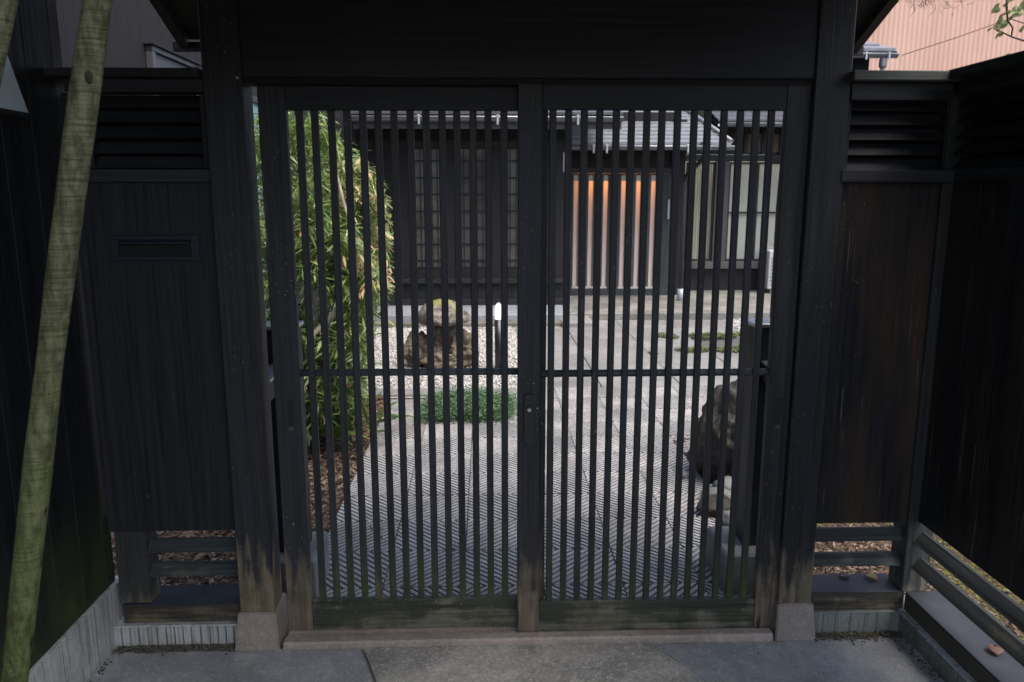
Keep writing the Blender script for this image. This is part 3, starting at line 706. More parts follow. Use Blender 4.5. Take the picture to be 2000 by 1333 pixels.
# eaves and gutter of the left part
YG = 6.95; gz = P(900, 229, YG)[1]; gx0 = P(688, 230, YG)[0]; gx1 = P(1216, 236, YG)[0]
def gutter(x0, x1, Y, z, r=.055, mat=M_gut, par=hs, slope=0):
    bm = bmesh.new(); prof = [(Y+r*math.cos(a), z+r*math.sin(a)) for a in [math.pi+math.pi*k/8 for k in range(9)]]
    inner = [(Y+(r-.005)*math.cos(a), z+(r-.005)*math.sin(a)) for a in [2*math.pi-math.pi*k/8 for k in range(9)]]
    prism(bm, prof+inner, x0, x1, 'x'); g_ = obj('gutter', bm, mat, par)
    bm = bmesh.new(); tube(bm, [(x0, Y-r, z), (x1, Y-r, z)], .008, 8); obj('gutter_bead', bm, M_gutl, g_)
    return g_
def hanger(xx, Y, z, g_, r=.055):
    bm = bmesh.new(); bx(bm, xx-.012, xx+.012, Y-r-.012, Y-r+.004, z-.09, z+.016, .002); bx(bm, xx-.02, xx+.02, Y-r-.014, Y-r+.02, z, z+.02, .003); obj('gutter_hanger', bm, M_gutl, g_)
g_ = gutter(gx0, gx1, YG, gz)
for xp in (818, 972, 1129): hanger(P(xp, 235, YG-.06)[0], YG, gz, g_)
M_fas = plain('fascia_grey', (.05, .05, .06), .5)
box('fascia', gx0, gx1, YG+.057, YG+.08, gz-.13, gz+.04, M_fas, hs, .002)
bm = bmesh.new(); prism(bm, [(YG+.081, gz-.06), (9.5, gz+.75), (9.5, gz+.80), (YG+.081, gz)], gx0, gx1, 'x'); obj('soffit', bm, M_hw, hs)
M_tile = plain('glazed_roof_tile', (.165, .17, .185), .34, .18, 9, spec=.8)
M_tiled = plain('old_roof_tile', (.07, .07, .08), .4, .25, 9)
for k in range(9):
    ya = YG-.02+k*.28; za = gz+.03+k*.28*.32
    bm = bmesh.new(); prism(bm, [(ya, za), (ya+.31, za+.1), (ya+.31, za+.115), (ya, za+.03)], gx0-.05, gx1, 'x'); obj('roof_tile_course', bm, M_tiled, hs)
# name plate beside the door
a_ = P(1100, 298, YL)[0]; c_ = P(1106, 336, YL)[0]
box('name_plate', P(1100, 320, YL-.02)[0], P(1105.5, 320, YL-.02)[0], YL-.012, YL-.001, zL(336), zL(298), plain('white_plate', (.42, .42, .42), .5), hs, .001)
# entrance
def xE(p, y=450): return P(p, y, YE)[0]
def zE(y, x=1200): return P(x, y, YE)[1]
M_trim = wood('entrance_wood', (.030, .032, .036), 'z', speck=0)
box('entrance_lintel', xE(1104), xE(1316), YE-.05, YE+.05, zE(339), zE(328), M_trim, hs, .003)
box('entrance_wall', xE(1104), xE(1316), YE-.02, YE+.04, zE(328)+.001, 2.7, M_hw, hs, 0)
box('entrance_sill', xE(1100), xE(1312), YE-.08, YE+.05, .0855, zE(565), M_trim, hs, .003)
box('entrance_post', xE(1306), xE(1332), YE-.06, YE+.10, .0855, 2.6, M_hw, hs, .003)
box('entrance_post', xE(1098), xE(1110), YE-.06, YE+.06, .0855, 2.6, M_hw, hs, .003)
n = N('frosted_glass'); t_ = n.t
tr = t_.nodes.new('ShaderNodeBsdfTranslucent'); tr.inputs[0].default_value = (.9, .86, .82, 1); mx = t_.nodes.new('ShaderNodeMixShader'); mx.inputs[0].default_value = .55
n.done((.85, .83, .82), .22, spec=.8); n.l(n.b.outputs[0], mx.inputs[1]); n.l(tr.outputs[0], mx.inputs[2]); n.l(mx.outputs[0], n.out.inputs[0]); M_frost = n.m
M_trans = plain('transom_white', (.45, .45, .45), .4, .05)
zt_, zb_ = zE(340), zE(565)
for (p0, p1, g0, g1, ph) in ((1110, 1208, 1118, 1187, 1120.2), (1196, 1314, 1208, 1290, 1210.7)):
    dy = 0 if p0 < 1150 else -.045
    A, B, C_, D_ = xE(p0), xE(p1), xE(g0), xE(g1)
    bm = bmesh.new(); ya, yb = YE-.02+dy, YE+.015+dy
    bx(bm, A, C_, ya, yb, zb_, zt_, .001); bx(bm, D_, B, ya, yb, zb_, zt_, .001); bx(bm, C_, D_, ya, yb, zt_-.02, zt_, .001); bx(bm, C_, D_, ya, yb, zb_, zb_+.012, .001)
    d_ = obj('entrance_door', bm, M_trim, hs)
    bm = bmesh.new(); bx(bm, C_, D_, yb-.012, yb-.006, zb_+.012, zt_-.02); obj('pane', bm, M_frost, d_)
    bm = bmesh.new(); bx(bm, C_+.001, D_-.001, yb-.0125, ya+.017, zE(354), zt_-.0205); obj('transom_strip', bm, M_trans, d_)
    pp = ph-14.35+7.8
    while pp < g1-1:
        xa_, xb_ = max(C_, xE(pp)), min(D_, xE(pp+5.7))
        if xb_-xa_ > .006: bm = bmesh.new(); bx(bm, xa_, xb_, ya+.001, ya+.016, zb_+.045, zt_-.0205); obj('door_bar', bm, plain('door_bar_grey', (.05, .052, .055), .5) if 'door_bar_grey' not in bpy.data.materials else bpy.data.materials['door_bar_grey'], d_)
        pp += 14.35
    bm = bmesh.new(); bx(bm, C_, D_, ya+.004, ya+.02, zb_+.013, zb_+.044); obj('kick_rail', bm, plain('kick_rail_pale', (.4, .4, .4), .4), d_)
    if p0 > 1150:
        bm = bmesh.new(); bx(bm, xE(1300), xE(1303.5), ya-.02, ya-.004, zE(428), zE(390), .001); obj('handle', bm, M_gutl, d_)
# lit hall behind the frosted panes
M_hall = plain('hall_plaster', (.7, .66, .6), .9, .05)
bm = bmesh.new(); bx(bm, xE(1100), xE(1325), YE+.9, YE+.95, .08, 2.4); bx(bm, xE(1100), xE(1325), YE+.06, YE+.9, 2.35, 2.4); bx(bm, xE(1100), xE(1325), YE+.06, YE+.9, .08, .12); bx(bm, xE(1100)-.03, xE(1100), YE+.06, YE+.95, .08, 2.4); bx(bm, xE(1325), xE(1325)+.03, YE+.06, YE+.95, .08, 2.4)
obj('hall_interior', bm, M_hall, hs)
ld = bpy.data.lights.new('hall_lamp', 'AREA'); ld.shape = 'RECTANGLE'; ld.size = 1.2; ld.size_y = .08; ld.energy = 3.6; ld.color = (1, .36, .08)
lo_ = bpy.data.objects.new('hall_lamp', ld); COL.objects.link(lo_); lo_.location = (xE(1210), YE+.20, 1.80); lo_.rotation_euler = (R_(-25), 0, 0)
# entrance roof with tile courses
YP = 7.95
ez0 = P(1280, 285, YP)[1]
ex0 = P(1105, 280, YP)[0]; ex1 = P(1436, 283, YP)[0]
gp = gutter(ex0, ex1, YP-.03, ez0-.01, .05)
for xp in (1160, 1186, 1345): hanger(P(xp, 275, YP-.09)[0], YP-.03, ez0-.01, gp, .05)
for k in range(13):
    ya = YP+k*.155; za = ez0+.03+k*.155*.40; xr_ = ex1-.05-k*.030
    bm = bmesh.new(); prism(bm, [(ya, za-.02), (ya+.18, za+.052), (ya+.18, za+.066), (ya, za+.018)], ex0, xr_, 'x'); obj('roof_tile_course', bm, M_tile, hs)
for q in range(0):
    xq = ex0+.2+q*.27
    if xq < ex1-.5:
        bm = bmesh.new(); tube(bm, [(xq, YP+.02, ez0+.05), (xq, YP+1.9, ez0+.05+1.88*.4)], .02, 6); obj('roof_rib', bm, M_tile, hs)
bm = bmesh.new(); tube(bm, [(ex1-.05, YP, ez0+.06), (ex1-.44, YP+1.9, ez0+.06+1.9*.4)], .03, 8); obj('hip_ridge', bm, M_tile, hs)
bm = bmesh.new(); prism(bm, [(YP+.03, ez0-.06), (YE+.1, ez0+.2), (YE+.1, ez0+.24), (YP+.03, ez0)], ex0, ex1-.05, 'x'); obj('soffit', bm, M_hw, hs)
# downspout
dtop = P(1378, 292, YP-.03); dmid = P(1340, 345, YP+.2); dbot = P(1336, 560, YP+.25)
bm = bmesh.new(); tube(bm, [(dtop[0], YP-.03, dtop[1]), (dtop[0], YP-.02, dtop[1]-.1), (dmid[0], YP+.2, dmid[1]), (dmid[0], YP+.25, dmid[1]-.1), (dmid[0], YP+.25, .25)], .03, 10); ds = obj('downspout', bm, plain('downspout_dark', (.03, .03, .034), .4), hs)
bm = bmesh.new(); bx(bm, dtop[0]-.06, dtop[0]+.06, YP-.09, YP+.03, dtop[1]-.02, dtop[1]+.1, .01); obj('hopper', bm, M_gut, ds)
bm = bmesh.new(); tube(bm, [(dmid[0], YP+.25, .086), (dmid[0], YP+.25, .25)], .045, 10); obj('downspout_foot', bm, plain('pipe_foot_pale', (.35, .38, .42), .4), ds)
# right wing
def xR(p, y=420): return P(p, y, YR)[0]
def zR(y, x=1450): return P(x, y, YR)[1]
M_cur = N('cream_curtain'); n = M_cur; wv = n.noise((28, 1, .3), det=2); M_cur = n.done(n.mix(n.mr(wv, .4, .6), (.46, .44, .36), (.62, .60, .50)), .7)
M_cur2 = plain('pale_blind', (.52, .51, .47), .5, .08, 2)
M_glz = N('clear_pane'); n = M_glz
gl_ = n.t.nodes.new('ShaderNodeBsdfGlossy'); gl_.inputs['Roughness'].default_value = .03; tp = n.t.nodes.new('ShaderNodeBsdfTransparent'); tp.inputs[0].default_value = (.9, .92, .92, 1)
mx = n.t.nodes.new('ShaderNodeMixShader'); mx.inputs[0].default_value = .10; n.l(tp.outputs[0], mx.inputs[1]); n.l(gl_.outputs[0], mx.inputs[2]); n.l(mx.outputs[0], n.out.inputs[0]); M_glz = n.m
box('wing_wall', xR(1325), xR(1900), YR, YR+.05, zR(302), 2.9, M_hw, hs, 0)
box('wing_wall', xR(1325), xR(1900), YR+.01, YR+.05, .0855, zR(524), M_hw, hs, 0)
box('wing_beam', xR(1325), xR(1900), YR-.05, YR-.001, zR(316), zR(303), M_hwx, hs, .003)
box('wing_sill', xR(1325), xR(1900), YR-.10, YR-.001, zR(524), zR(511), plain('sill_grey_wood', (.06, .055, .055), .5), hs, .003)
box('brown_panel', xR(1448), xR(1560), YR-.012, YR-.001, zR(298), zR(262), plain('brown_panel_wood', (.075, .045, .032), .6), hs, .002)
for xp in (1444, 1478, 1512): box('strut', xR(xp), xR(xp+7), YR-.04, YR-.0125, zR(302), zR(250), M_hw, hs, .002)
box('wing_post', xR(1393), xR(1419), YR-.04, YR+.05, zR(511)+.001, zR(316)-.001, plain('post_grey', (.045, .042, .045), .45), hs, .003)
for (p0, p1, cm, rail) in ((1337, 1393, M_cur, None), (1419, 1533, M_cur2, 415), (1536, 1650, M_cur2, 415)):
    bm = bmesh.new(); t = .03; A, B = xR(p0), xR(p1); z0_, z1_ = zR(510), zR(317)
    bx(bm, A, A+t, YR-.015, YR+.03, z0_, z1_, .002); bx(bm, B-t, B, YR-.015, YR+.03, z0_, z1_, .002); bx(bm, A+t, B-t, YR-.015, YR+.03, z1_-t, z1_, .002); bx(bm, A+t, B-t, YR-.015, YR+.03, z0_, z0_+t, .002)
    if rail: bx(bm, A+t, B-t, YR-.012, YR+.02, zR(rail+2), zR(rail-1), .001); bx(bm, (A+B)/2-.015, (A+B)/2+.015, YR-.012, YR+.02, z0_+t, z1_-t, .001)
    w = obj('sliding_window', bm, M_hw, hs)
    bm = bmesh.new(); bx(bm, A+t, B-t, YR+.004, YR+.008, z0_+t, z1_-t); obj('pane', bm, M_glz, w)
    bm = bmesh.new()
    if cm is M_cur:
        m = 60; vv = []
        for i in range(m+1):
            xx = A+t+(B-A-2*t)*i/m; yy_ = YR+.05+.012*math.sin(i*1.1)+.006*math.sin(i*.37)
            vv.append((bm.verts.new((xx, yy_, z0_+.02)), bm.verts.new((xx, yy_, z1_-.02))))
        for a, b in zip(vv, vv[1:]): f = bm.faces.new((a[0], b[0], b[1], a[1])); f.smooth = True
    else: bx(bm, A+t, B-t, YR+.035, YR+.045, z0_+.02, z1_-.02)
    obj('curtain' if cm is M_cur else 'blind', bm, cm, w)
# wing eaves
YW = 8.75; wz = P(1470, 242, YW)[1]; wx0 = P(1402, 240, YW)[0]; wx1 = P(1900, 240, YW)[0]
gw = gutter(wx0, wx1, YW-.06, wz, .05)
bm = bmesh.new(); prism(bm, [(YW, wz-.05), (11.3, wz+.85), (11.3, wz+.9), (YW, wz)], wx0, wx1, 'x'); obj('soffit', bm, M_hw, hs)
for k in range(12):
    ya = YW-.02+k*.2; za = wz+.03+k*.2*.36
    bm = bmesh.new(); prism(bm, [(ya, za), (ya+.23, za+.082), (ya+.23, za+.1), (ya, za+.03)], wx0, wx1, 'x'); obj('roof_tile_course', bm, M_tiled, hs)
# air conditioner by the right wing
acz = P(1510, 560, 8.9); aca = P(1503, 490, 8.9)
ac = thing('air_conditioner', 'pale outdoor air conditioner unit by the right door edge', 'air conditioner', (aca[0]+.35, 9.0, .0855))
box('casing', aca[0], aca[0]+.75, 8.9, 9.18, .15, aca[1], plain('ac_casing', (.36, .37, .38), .4, .05), ac, .012)
for k in range(8): box('grille_bar', aca[0]+.04, aca[0]+.5, 8.89, 8.8995, .22+k*.055, .235+k*.055, M_gut, ac, .001)
box('foot', aca[0]+.05, aca[0]+.12, 8.92, 9.16, .0855, .149, M_gut, ac, .002); box('foot', aca[0]+.6, aca[0]+.67, 8.92, 9.16, .0855, .149, M_gut, ac, .002)

# far right house corner with tiled roof
oh = thing('back_house', 'small dark tiled roof corner with gutter above the right fence', 'house', (5.2, 9.6, 0))
YO = 9.6; oz = P(1700, 106, YO)[1]; ox0 = P(1600, 100, YO)[0]; ox1 = P(1752, 108, YO)[0]
box('house_wall', ox0, ox1-.25, YO+.35, YO+2.0, -.02, oz+.1, M_gap, oh, 0)
g2_ = gutter(ox0, ox1, YO, oz, .06, M_gut, oh)
for xp in (1693, 1738): hanger(P(xp, 105, YO-.07)[0], YO, oz, g2_, .06)
M_bt = plain('slate_grey_tile', (.15, .16, .19), .35, .25, 12)
for k in range(5):
    ya = YO+.02+k*.16; za = oz+.07+k*.085; xr_ = ox1-.02-k*.17
    bm = bmesh.new(); prism(bm, [(ya, za-.02), (ya+.19, za+.07), (ya+.19, za+.09), (ya, za+.02)], ox0, xr_, 'x'); obj('roof_tile_course', bm, M_bt, oh)
bm = bmesh.new(); prism(bm, [(YO+.01, oz-.02), (YO+.35, oz+.1), (YO+.35, oz+.13), (YO+.01, oz+.045)], ox0, ox1, 'x'); obj('soffit', bm, M_hw, oh)
xd = P(1724, 130, YO)[0]; bm = bmesh.new(); bx(bm, xd-.05, xd+.05, YO-.05, YO+.05, oz-.2, oz-.055, .02); tube(bm, [(xd, YO, oz-.2), (xd, YO, 0)], .035, 8); obj('downspout', bm, M_gut, oh)

# salmon corrugated building
sbd = thing('corrugated_building', 'salmon pink corrugated metal building filling the top right', 'building', (9, 12, 0))
M_sal = N('salmon_corrugated'); n = M_sal
c = n.mix(n.mr(n.noise((1.2, 1.2, .35), det=5), .35, .65), (.45, .275, .21), (.53, .34, .27)); c = n.mix(n.mr(n.noise((9, 9, .5), det=3), .55, .7, 0, .25), c, (.36, .22, .18))
M_sal = n.done(c, .6)
YS = 12.0; sx0 = P(1690, 50, YS)[0]; sx1 = sx0+7.0; vs = []; fs = []; m = int(7.0/.0095)
for i in range(m+1):
    xx = sx0+7.0*i/m; yy_ = YS+.0038*math.sin(xx*2*math.pi/.088); vs += [(xx, yy_, -.03), (xx, yy_, 9.0)]
for i in range(m): fs.append((2*i, 2*i+2, 2*i+3, 2*i+1))
pyobj('corrugated_sheet', vs, fs, M_sal, sbd, smooth=True)
box('building_wall', sx0, sx1, YS+.03, YS+4, -.03, 9.0, M_gap, sbd, 0)
box('corner_trim', sx0-.03, sx0+.06, YS-.03, YS-.014, -.03, 9.0, M_sal, sbd, .002)
ca = P(1772, 105, 11.8); cb = P(1975, 36, 11.0); bm = bmesh.new()
ka = Vector((ca[0], 11.98, ca[1])); kb = Vector((cb[0], 11.0, cb[1])); kc = kb+(kb-ka)*1.5
tube(bm, [ka, ka.lerp(kb, .5)-Vector((0, 0, .015)), kb, kc], .007, 6); tag(obj('overhead_cable', bm, plain('cable_dark', (.10, .06, .05), .6)), 'thin dark cable crossing in front of the pink corrugated wall', 'cable')

# ------------------------------------------------------------------ garden
M_rk = concrete('garden_rock', (.12, .095, .07), spk=.6, stain=.7, sc=3, green=.5)
M_rk2 = concrete('dark_boulder', (.036, .030, .025), spk=.3, stain=.5, sc=2.5, green=.25)
M_rk3 = concrete('pale_rock', (.19, .195, .195), spk=.2, stain=.45, sc=2, green=.25)
# mossy lantern cap
n = N('lantern_cap_stone'); a = n.noise(scale=14, det=6); up = n.t.nodes.new('ShaderNodeSeparateXYZ'); n.l(n.nor, up.inputs[0])
c = n.mix(n.mr(a, .38, .6), (.05, .042, .036), (.23, .20, .18)); c = n.mix(n.mr(n.noise(scale=40, det=5), .5, .62, 0, .7), c, (.04, .033, .028)); mk = n.ma('MULTIPLY', n.mr(up.outputs[2], .72, .93), n.mr(n.noise(scale=9, det=4, off=(1, 2, 3)), .32, .48)); c = n.mix(mk, c, (.17, .17, .035)); n.bump(a, .6, .02); M_capst = n.done(c, .9)
YT = 4.5
lx = P(866, 650, YT)[0]; zt1 = P(866, 586, YT)[1]; zc0 = P(866, 640, YT)[1]; zs0 = P(866, 690, YT)[1]
la = thing('stone_lantern', 'rough mushroom shaped stone lantern with a mossy cap on boulders', 'lantern', (lx, YT, 0))
hw = .245
bm = bmesh.new(); H = zt1-zc0
lathe(bm, [(.05, zc0+.05), (.13, zc0+.045), (.20, zc0+.045), (hw-.015, zc0+.055), (hw+.005, zc0+.085), (hw, zc0+.115), (hw-.025, zc0+.15), (.18, zc0+.19), (.13, zt1-.03), (.08, zt1-.008), (.03, zt1)], (lx, YT), 36)
bmesh.ops.subdivide_edges(bm, edges=bm.edges[:], cuts=1, use_grid_fill=True)
for v in bm.verts:
    q = mnoise.noise(v.co*7)*.022 + mnoise.noise(v.co*19)*.012; r_ = Vector((v.co.x-lx, v.co.y-YT, 0)); v.co += r_*q*4 + Vector((0, 0, q*.8))
obj('cap', bm, M_capst, la, smooth=True)
bm = bmesh.new(); h0 = zs0
for dx in (-.075, .075):
    lathe(bm, [(.062, h0-.05), (.055, h0+.05), (.052, zc0+.06)], (lx+dx, YT+.0), 12)
bx(bm, lx-.085, lx+.0, YT+.04, YT+.09, h0-.05, zc0+.06, .005)
for v in bm.verts: v.co += Vector((mnoise.noise(v.co*11), mnoise.noise(v.co*11+Vector((5, 0, 0))), 0))*.02
obj('shaft', bm, M_rk, la, smooth=False)
bm = bmesh.new(); lathe(bm, [(.11, h0-.16), (.13, h0-.10), (.12, h0-.05), (.10, h0-.035)], (lx, YT), 14); obj('pedestal', bm, M_rk, la)
for (dx, dy, sx, sy, sz, sd, lb) in ((-.02, .04, .19, .15, .17, 3, 'brown boulder under the lantern cap'), (-.22, -.02, .14, .14, .17, 5, 'low brown boulder at the left foot of the stone lantern'), (.17, 0, .15, .15, .19, 6, 'tall pale brown boulder at the right foot of the stone lantern'), (0, -.2, .17, .10, .10, 9, 'small round tan boulder in front of the stone lantern')):
    o = rock('boulder', (lx+dx, YT+dy, sz*.7), (sx, sy, sz), M_rk, None, sd, .5, 5); tag(o, lb, 'rock')
# bollard light
YBo = 4.35; bxx = P(974, 700, YBo)[0]; bz1 = P(974, 624, YBo)[1]; bz2 = P(974, 592, YBo)[1]
bl_ = thing('bollard_light', 'slim black garden bollard light with a white domed top', 'light', (bxx, YBo, 0))
bm = bmesh.new(); lathe(bm, [(.036, -.02), (.036, bz1)], (bxx, YBo), 20); obj('post', bm, M_lock, bl_)
n = N('white_acrylic'); n.done((.85, .84, .80), .3); n.b.inputs['Emission Color'].default_value = (1, .96, .88, 1); n.b.inputs['Emission Strength'].default_value = .45
hh = bz2-bz1; bm = bmesh.new(); lathe(bm, [(.034, bz1+.001), (.035, bz1+hh*.5), (.032, bz1+hh*.7), (.024, bz1+hh*.87), (.012, bz1+hh*.97), (.003, bz2)], (bxx, YBo), 20); obj('diffuser', bm, n.m, bl_)
# right boulder and small rocks
tag(rock('boulder', (1.52, 1.52, .20), (.34, .31, .40), M_rk2, None, 11, .32, 6, fr=1.1), 'large dark brown boulder behind the right sliding door', 'rock')
for k, (px_, py_, s_, sd, mt, lb) in enumerate(((1384, 958, .045, 2, M_rk3, 'small pale stone beside the path, left of the rock pair by the right brace post'), (1398, 975, .07, 3, M_rk3, 'bluish pale rock at the foot of the dark boulder'), (1425, 962, .085, 4, M_rk3, 'flat grey rock between the dark boulder and the brace post'), (1392, 998, .075, 5, M_rk2, 'dark wet rock at the path edge below the pale rocks'), (1425, 1018, .06, 6, M_rk3, 'grey rock touching the stone foot of the right brace post'), (1330, 926, .03, 8, M_rk3, 'tiny white stone on the right edge of the tiled path'))):
    gx, gy = G(px_, py_+12); tag(rock('rock', (gx+.03, gy+.04, s_*.4), (s_*1.25, s_, s_*.75), mt, None, sd, .35, 3), lb, 'rock')

# leaves --------------------------------------------------------------------
def blade_cloud(name, twigs, mat, parent, L=(.09, .16), Wd=.011, per=(6, 10), droop=.5, seed=1, spread=.9, label=None, segs=3, dirf=None):
    rd = random.Random(seed); vs = []; fs = []
    for (x, y, z) in twigs:
        base_ = Vector((x, y, z)); az = rd.uniform(0, 6.28); main = Vector((math.cos(az), math.sin(az), rd.uniform(-.9, .3))).normalized()
        if dirf: main = dirf(rd, base_)
        for _ in range(rd.randint(*per)):
            d = (main + Vector((rd.gauss(0, spread), rd.gauss(0, spread), rd.gauss(0, spread*.6)))*.6).normalized()
            l = rd.uniform(*L); w = Wd*rd.uniform(.6, 1.3); p = base_ + Vector((rd.gauss(0, .03), rd.gauss(0, .03), rd.gauss(0, .03)))
            side = d.cross(Vector((rd.gauss(0, .4), rd.gauss(0, .4), 1))).normalized(); b = len(vs); cur = p.copy()
            wid = (.15, 1, .75, 0) if segs == 3 else (.3, 1, 0)
            for s in range(segs+1):
                ww = side*w*wid[s]/2
                if s == segs: vs.append(tuple(cur))
                else: vs.append(tuple(cur-ww)); vs.append(tuple(cur+ww))
                d = (d + Vector((0, 0, -droop*.35))).normalized(); cur = cur + d*(l/segs)
            for s in range(segs-1): fs.append((b+2*s, b+2*s+1, b+2*s+3, b+2*s+2))
            fs.append((b+2*(segs-1), b+2*(segs-1)+1, b+2*segs))
    o = pyobj(name, vs, fs, mat, parent, label); o['kind'] = 'stuff'; return o
M_bam = leafmat('bamboo_leaf', [(.06, .11, .03), (.14, .22, .05), (.27, .34, .10), (.09, .17, .05), (.38, .43, .19), (.17, .26, .11)], .35, .35)
M_dry = leafmat('dry_bamboo_leaf', [(.46, .32, .15), (.55, .42, .24), (.34, .20, .09), (.58, .50, .33), (.40, .40, .16)], .25, .6)
M_stem = plain('bamboo_stem', (.11, .12, .055), .45, .4, 9)
M_bark = plain('pale_bark', (.30, .25, .19), .8, .35, 14, bump=.4)
bb = thing('bamboo', 'tall dense clump of leafy bamboo with some dry tan leaves behind the left door', 'bamboo', (-1.1, 2.4, 0))
rb = random.Random(21); tw_g = []; tw_d = []
# right hand limit of the clump by height (measured in the photo)
LIM = [(225, 640), (285, 690), (330, 745), (450, 778), (560, 770), (640, 738), (760, 728), (850, 700)]
def lim(y):
    if y <= LIM[0][0]: return LIM[0][1]
    for (a, b), (c, d) in zip(LIM, LIM[1:]):
        if y <= c: return b+(d-b)*(y-a)/(c-a)
    return LIM[-1][1]
cnt = 0
while cnt < 2300:
    Yv = rb.uniform(1.7, 3.5); yp = rb.uniform(228, 850); xm = lim(yp); xp = xm-26-abs(rb.gauss(0, 1))*150
    if xp < 455: continue
    x_, z_ = P(xp, yp, Yv)
    if z_ < .15 or x_ < -1.72: continue
    if mnoise.noise(Vector((x_*3.2, Yv*2, z_*2.6))) < -.05-.12*(yp < 420)+.12*(yp < 420)*2: continue
    cnt += 1
    dry = xp > xm-75 and 310 < yp < 560 and rb.random() < .55 or rb.random() < .07
    (tw_d if dry else tw_g).append((x_, Yv, z_))
blade_cloud('foliage', tw_g, M_bam, bb, (.07, .135), .0165, (8, 13), .42, 5)
blade_cloud('dry_foliage', tw_d, M_dry, bb, (.06, .12), .015, (5, 8), .6, 6)
for k in range(16):
    x0_ = rb.uniform(-1.5, -.85); y0_ = rb.uniform(1.8, 3.1); x1_ = x0_+rb.uniform(-.25, .3); H_ = rb.uniform(1.1, 1.85)
    bm = bmesh.new(); tube(bm, [(x0_, y0_, -.03), (x0_+(x1_-x0_)*.3, y0_, H_*.4), (x0_+(x1_-x0_)*.65, y0_+.03, H_*.75), (x1_, y0_+.08, H_)], .009, 6, .003); obj('stem', bm, M_stem, bb)
# leaning pale trunk in the clump
tt = thing('small_tree', 'pale leaning trunk with a few twigs inside the bamboo clump', 'tree', (-1.1, 1.75, 0))
pts = [G(590, 800) + (0,)]
def PP(x, y, Y): a = P(x, y, Y); return (a[0], Y, a[1])
tp_ = [PP(575, 830, 1.8), PP(588, 745, 1.8), PP(600, 665, 1.8), PP(640, 630, 1.8), PP(668, 590, 1.82), PP(690, 545, 1.85), PP(700, 480, 1.9), PP(672, 400, 1.95), PP(655, 330, 2.0)]
bm = bmesh.new(); tube(bm, tp_, .026, 10, .008); obj('trunk', bm, M_bark, tt, smooth=True)
bm = bmesh.new(); tube(bm, [tp_[2], PP(560, 640, 1.75), PP(530, 560, 1.7)], .014, 8, .004); tube(bm, [tp_[5], PP(655, 500, 1.8), PP(632, 480, 1.8), PP(590, 500, 1.8)], .014, 8, .005); obj('branch', bm, M_bark, tt, smooth=True)
# broad bladed clump at the path edge
def clump(name, label, cat, c, n_, L, w, mat, seed, up=1.0, rad=.12, per=(7, 10)):
    rd = random.Random(seed); tws = [(c[0]+rd.gauss(0, rad), c[1]+rd.gauss(0, rad), c[2]+rd.uniform(0, .05)) for _ in range(n_)]
    th = thing(name, label, cat, (c[0], c[1], 0))
    def df(r, b): a = r.uniform(0, 6.28); return Vector((math.cos(a)*.6, math.sin(a)*.6, up)).normalized()
    blade_cloud('foliage', tws, mat, th, L, w, per, .9, seed, .5, dirf=df)
    return th
M_sasa = leafmat('broad_blade', [(.04, .09, .02), (.09, .16, .03), (.15, .22, .05), (.06, .12, .03), (.22, .28, .10)], .3, .4)
gx, gy = G(672, 880); clump('bamboo_grass', 'bright broad bladed bamboo grass drooping over the path edge', 'plant', (gx-.05, gy+.1, .10), 26, (.16, .30), .028, M_sasa, 31, .8, .07)
gx, gy = G(625, 800); clump('bamboo_grass', 'upright bright bamboo grass behind the left door stile', 'plant', (gx-.05, gy, .15), 45, (.15, .28), .026, M_sasa, 33, .9, .13)
gx, gy = G(662, 935); clump('sprout', 'tiny green sprout in the brown leaf litter by the path', 'plant', (gx, gy, 0), 5, (.04, .07), .012, M_sasa, 34, 1, .03, (3, 5))
gx, gy = G(750, 1072); clump('sprout', 'lone tiny green sprout growing between the grooved tiles', 'plant', (gx, gy, 0), 3, (.02, .035), .009, M_gr, 35, 1, .008, (4, 5))
gx, gy = G(1447, 1142); clump('sprout', 'bright green leafy weed at the right brace post stone', 'plant', (gx+.02, gy, 0), 7, (.06, .11), .016, M_sasa, 36, .8, .035, (4, 6))
for (px_, py_, sd) in ((800, 655, 41), (796, 700, 42), (975, 733, 43)):
    pass
# low green plant patch on the path
def patch(name, label, x0, x1, y0, y1, n_, mat, seed, h=.085):
    rd = random.Random(seed); tws = []
    while len(tws) < n_:
        x_, y_ = rd.uniform(x0, x1), rd.uniform(y0, y1); u = (x_-x0)/(x1-x0)*2-1; v_ = (y_-y0)/(y1-y0)*2-1
        e = abs(u)**4+abs(v_)**4+.9*mnoise.noise(Vector((x_*8, y_*8, 0)))
        if e > .85: continue
        tws.append((x_, y_, rd.uniform(0, h)*(1-.6*e)*(.7+.6*mnoise.noise(Vector((x_*14, y_*14, 2))))))
    th = thing(name, label, 'plant', ((x0+x1)/2, (y0+y1)/2, 0))
    def df(r, b): a = r.uniform(0, 6.28); return Vector((math.cos(a)*.9, math.sin(a)*.9, .35)).normalized()
    blade_cloud('foliage', tws, mat, th, (.014, .030), .009, (8, 12), .3, seed, 1.1, segs=2, dirf=df)
M_pat = leafmat('fine_green_leaf', [(.03, .075, .03), (.06, .13, .05), (.10, .18, .07), (.045, .10, .045), (.16, .24, .12)], .25, .5)
a = G(822, 832); b = G(1004, 828); c = G(840, 778)
patch('ground_cover_plant', 'low fine leaved green plant patch on the tiled path', a[0], b[0]+.01, a[1]+.05, c[1], 2300, M_pat, 51)
gx, gy = G(1410, 1136)
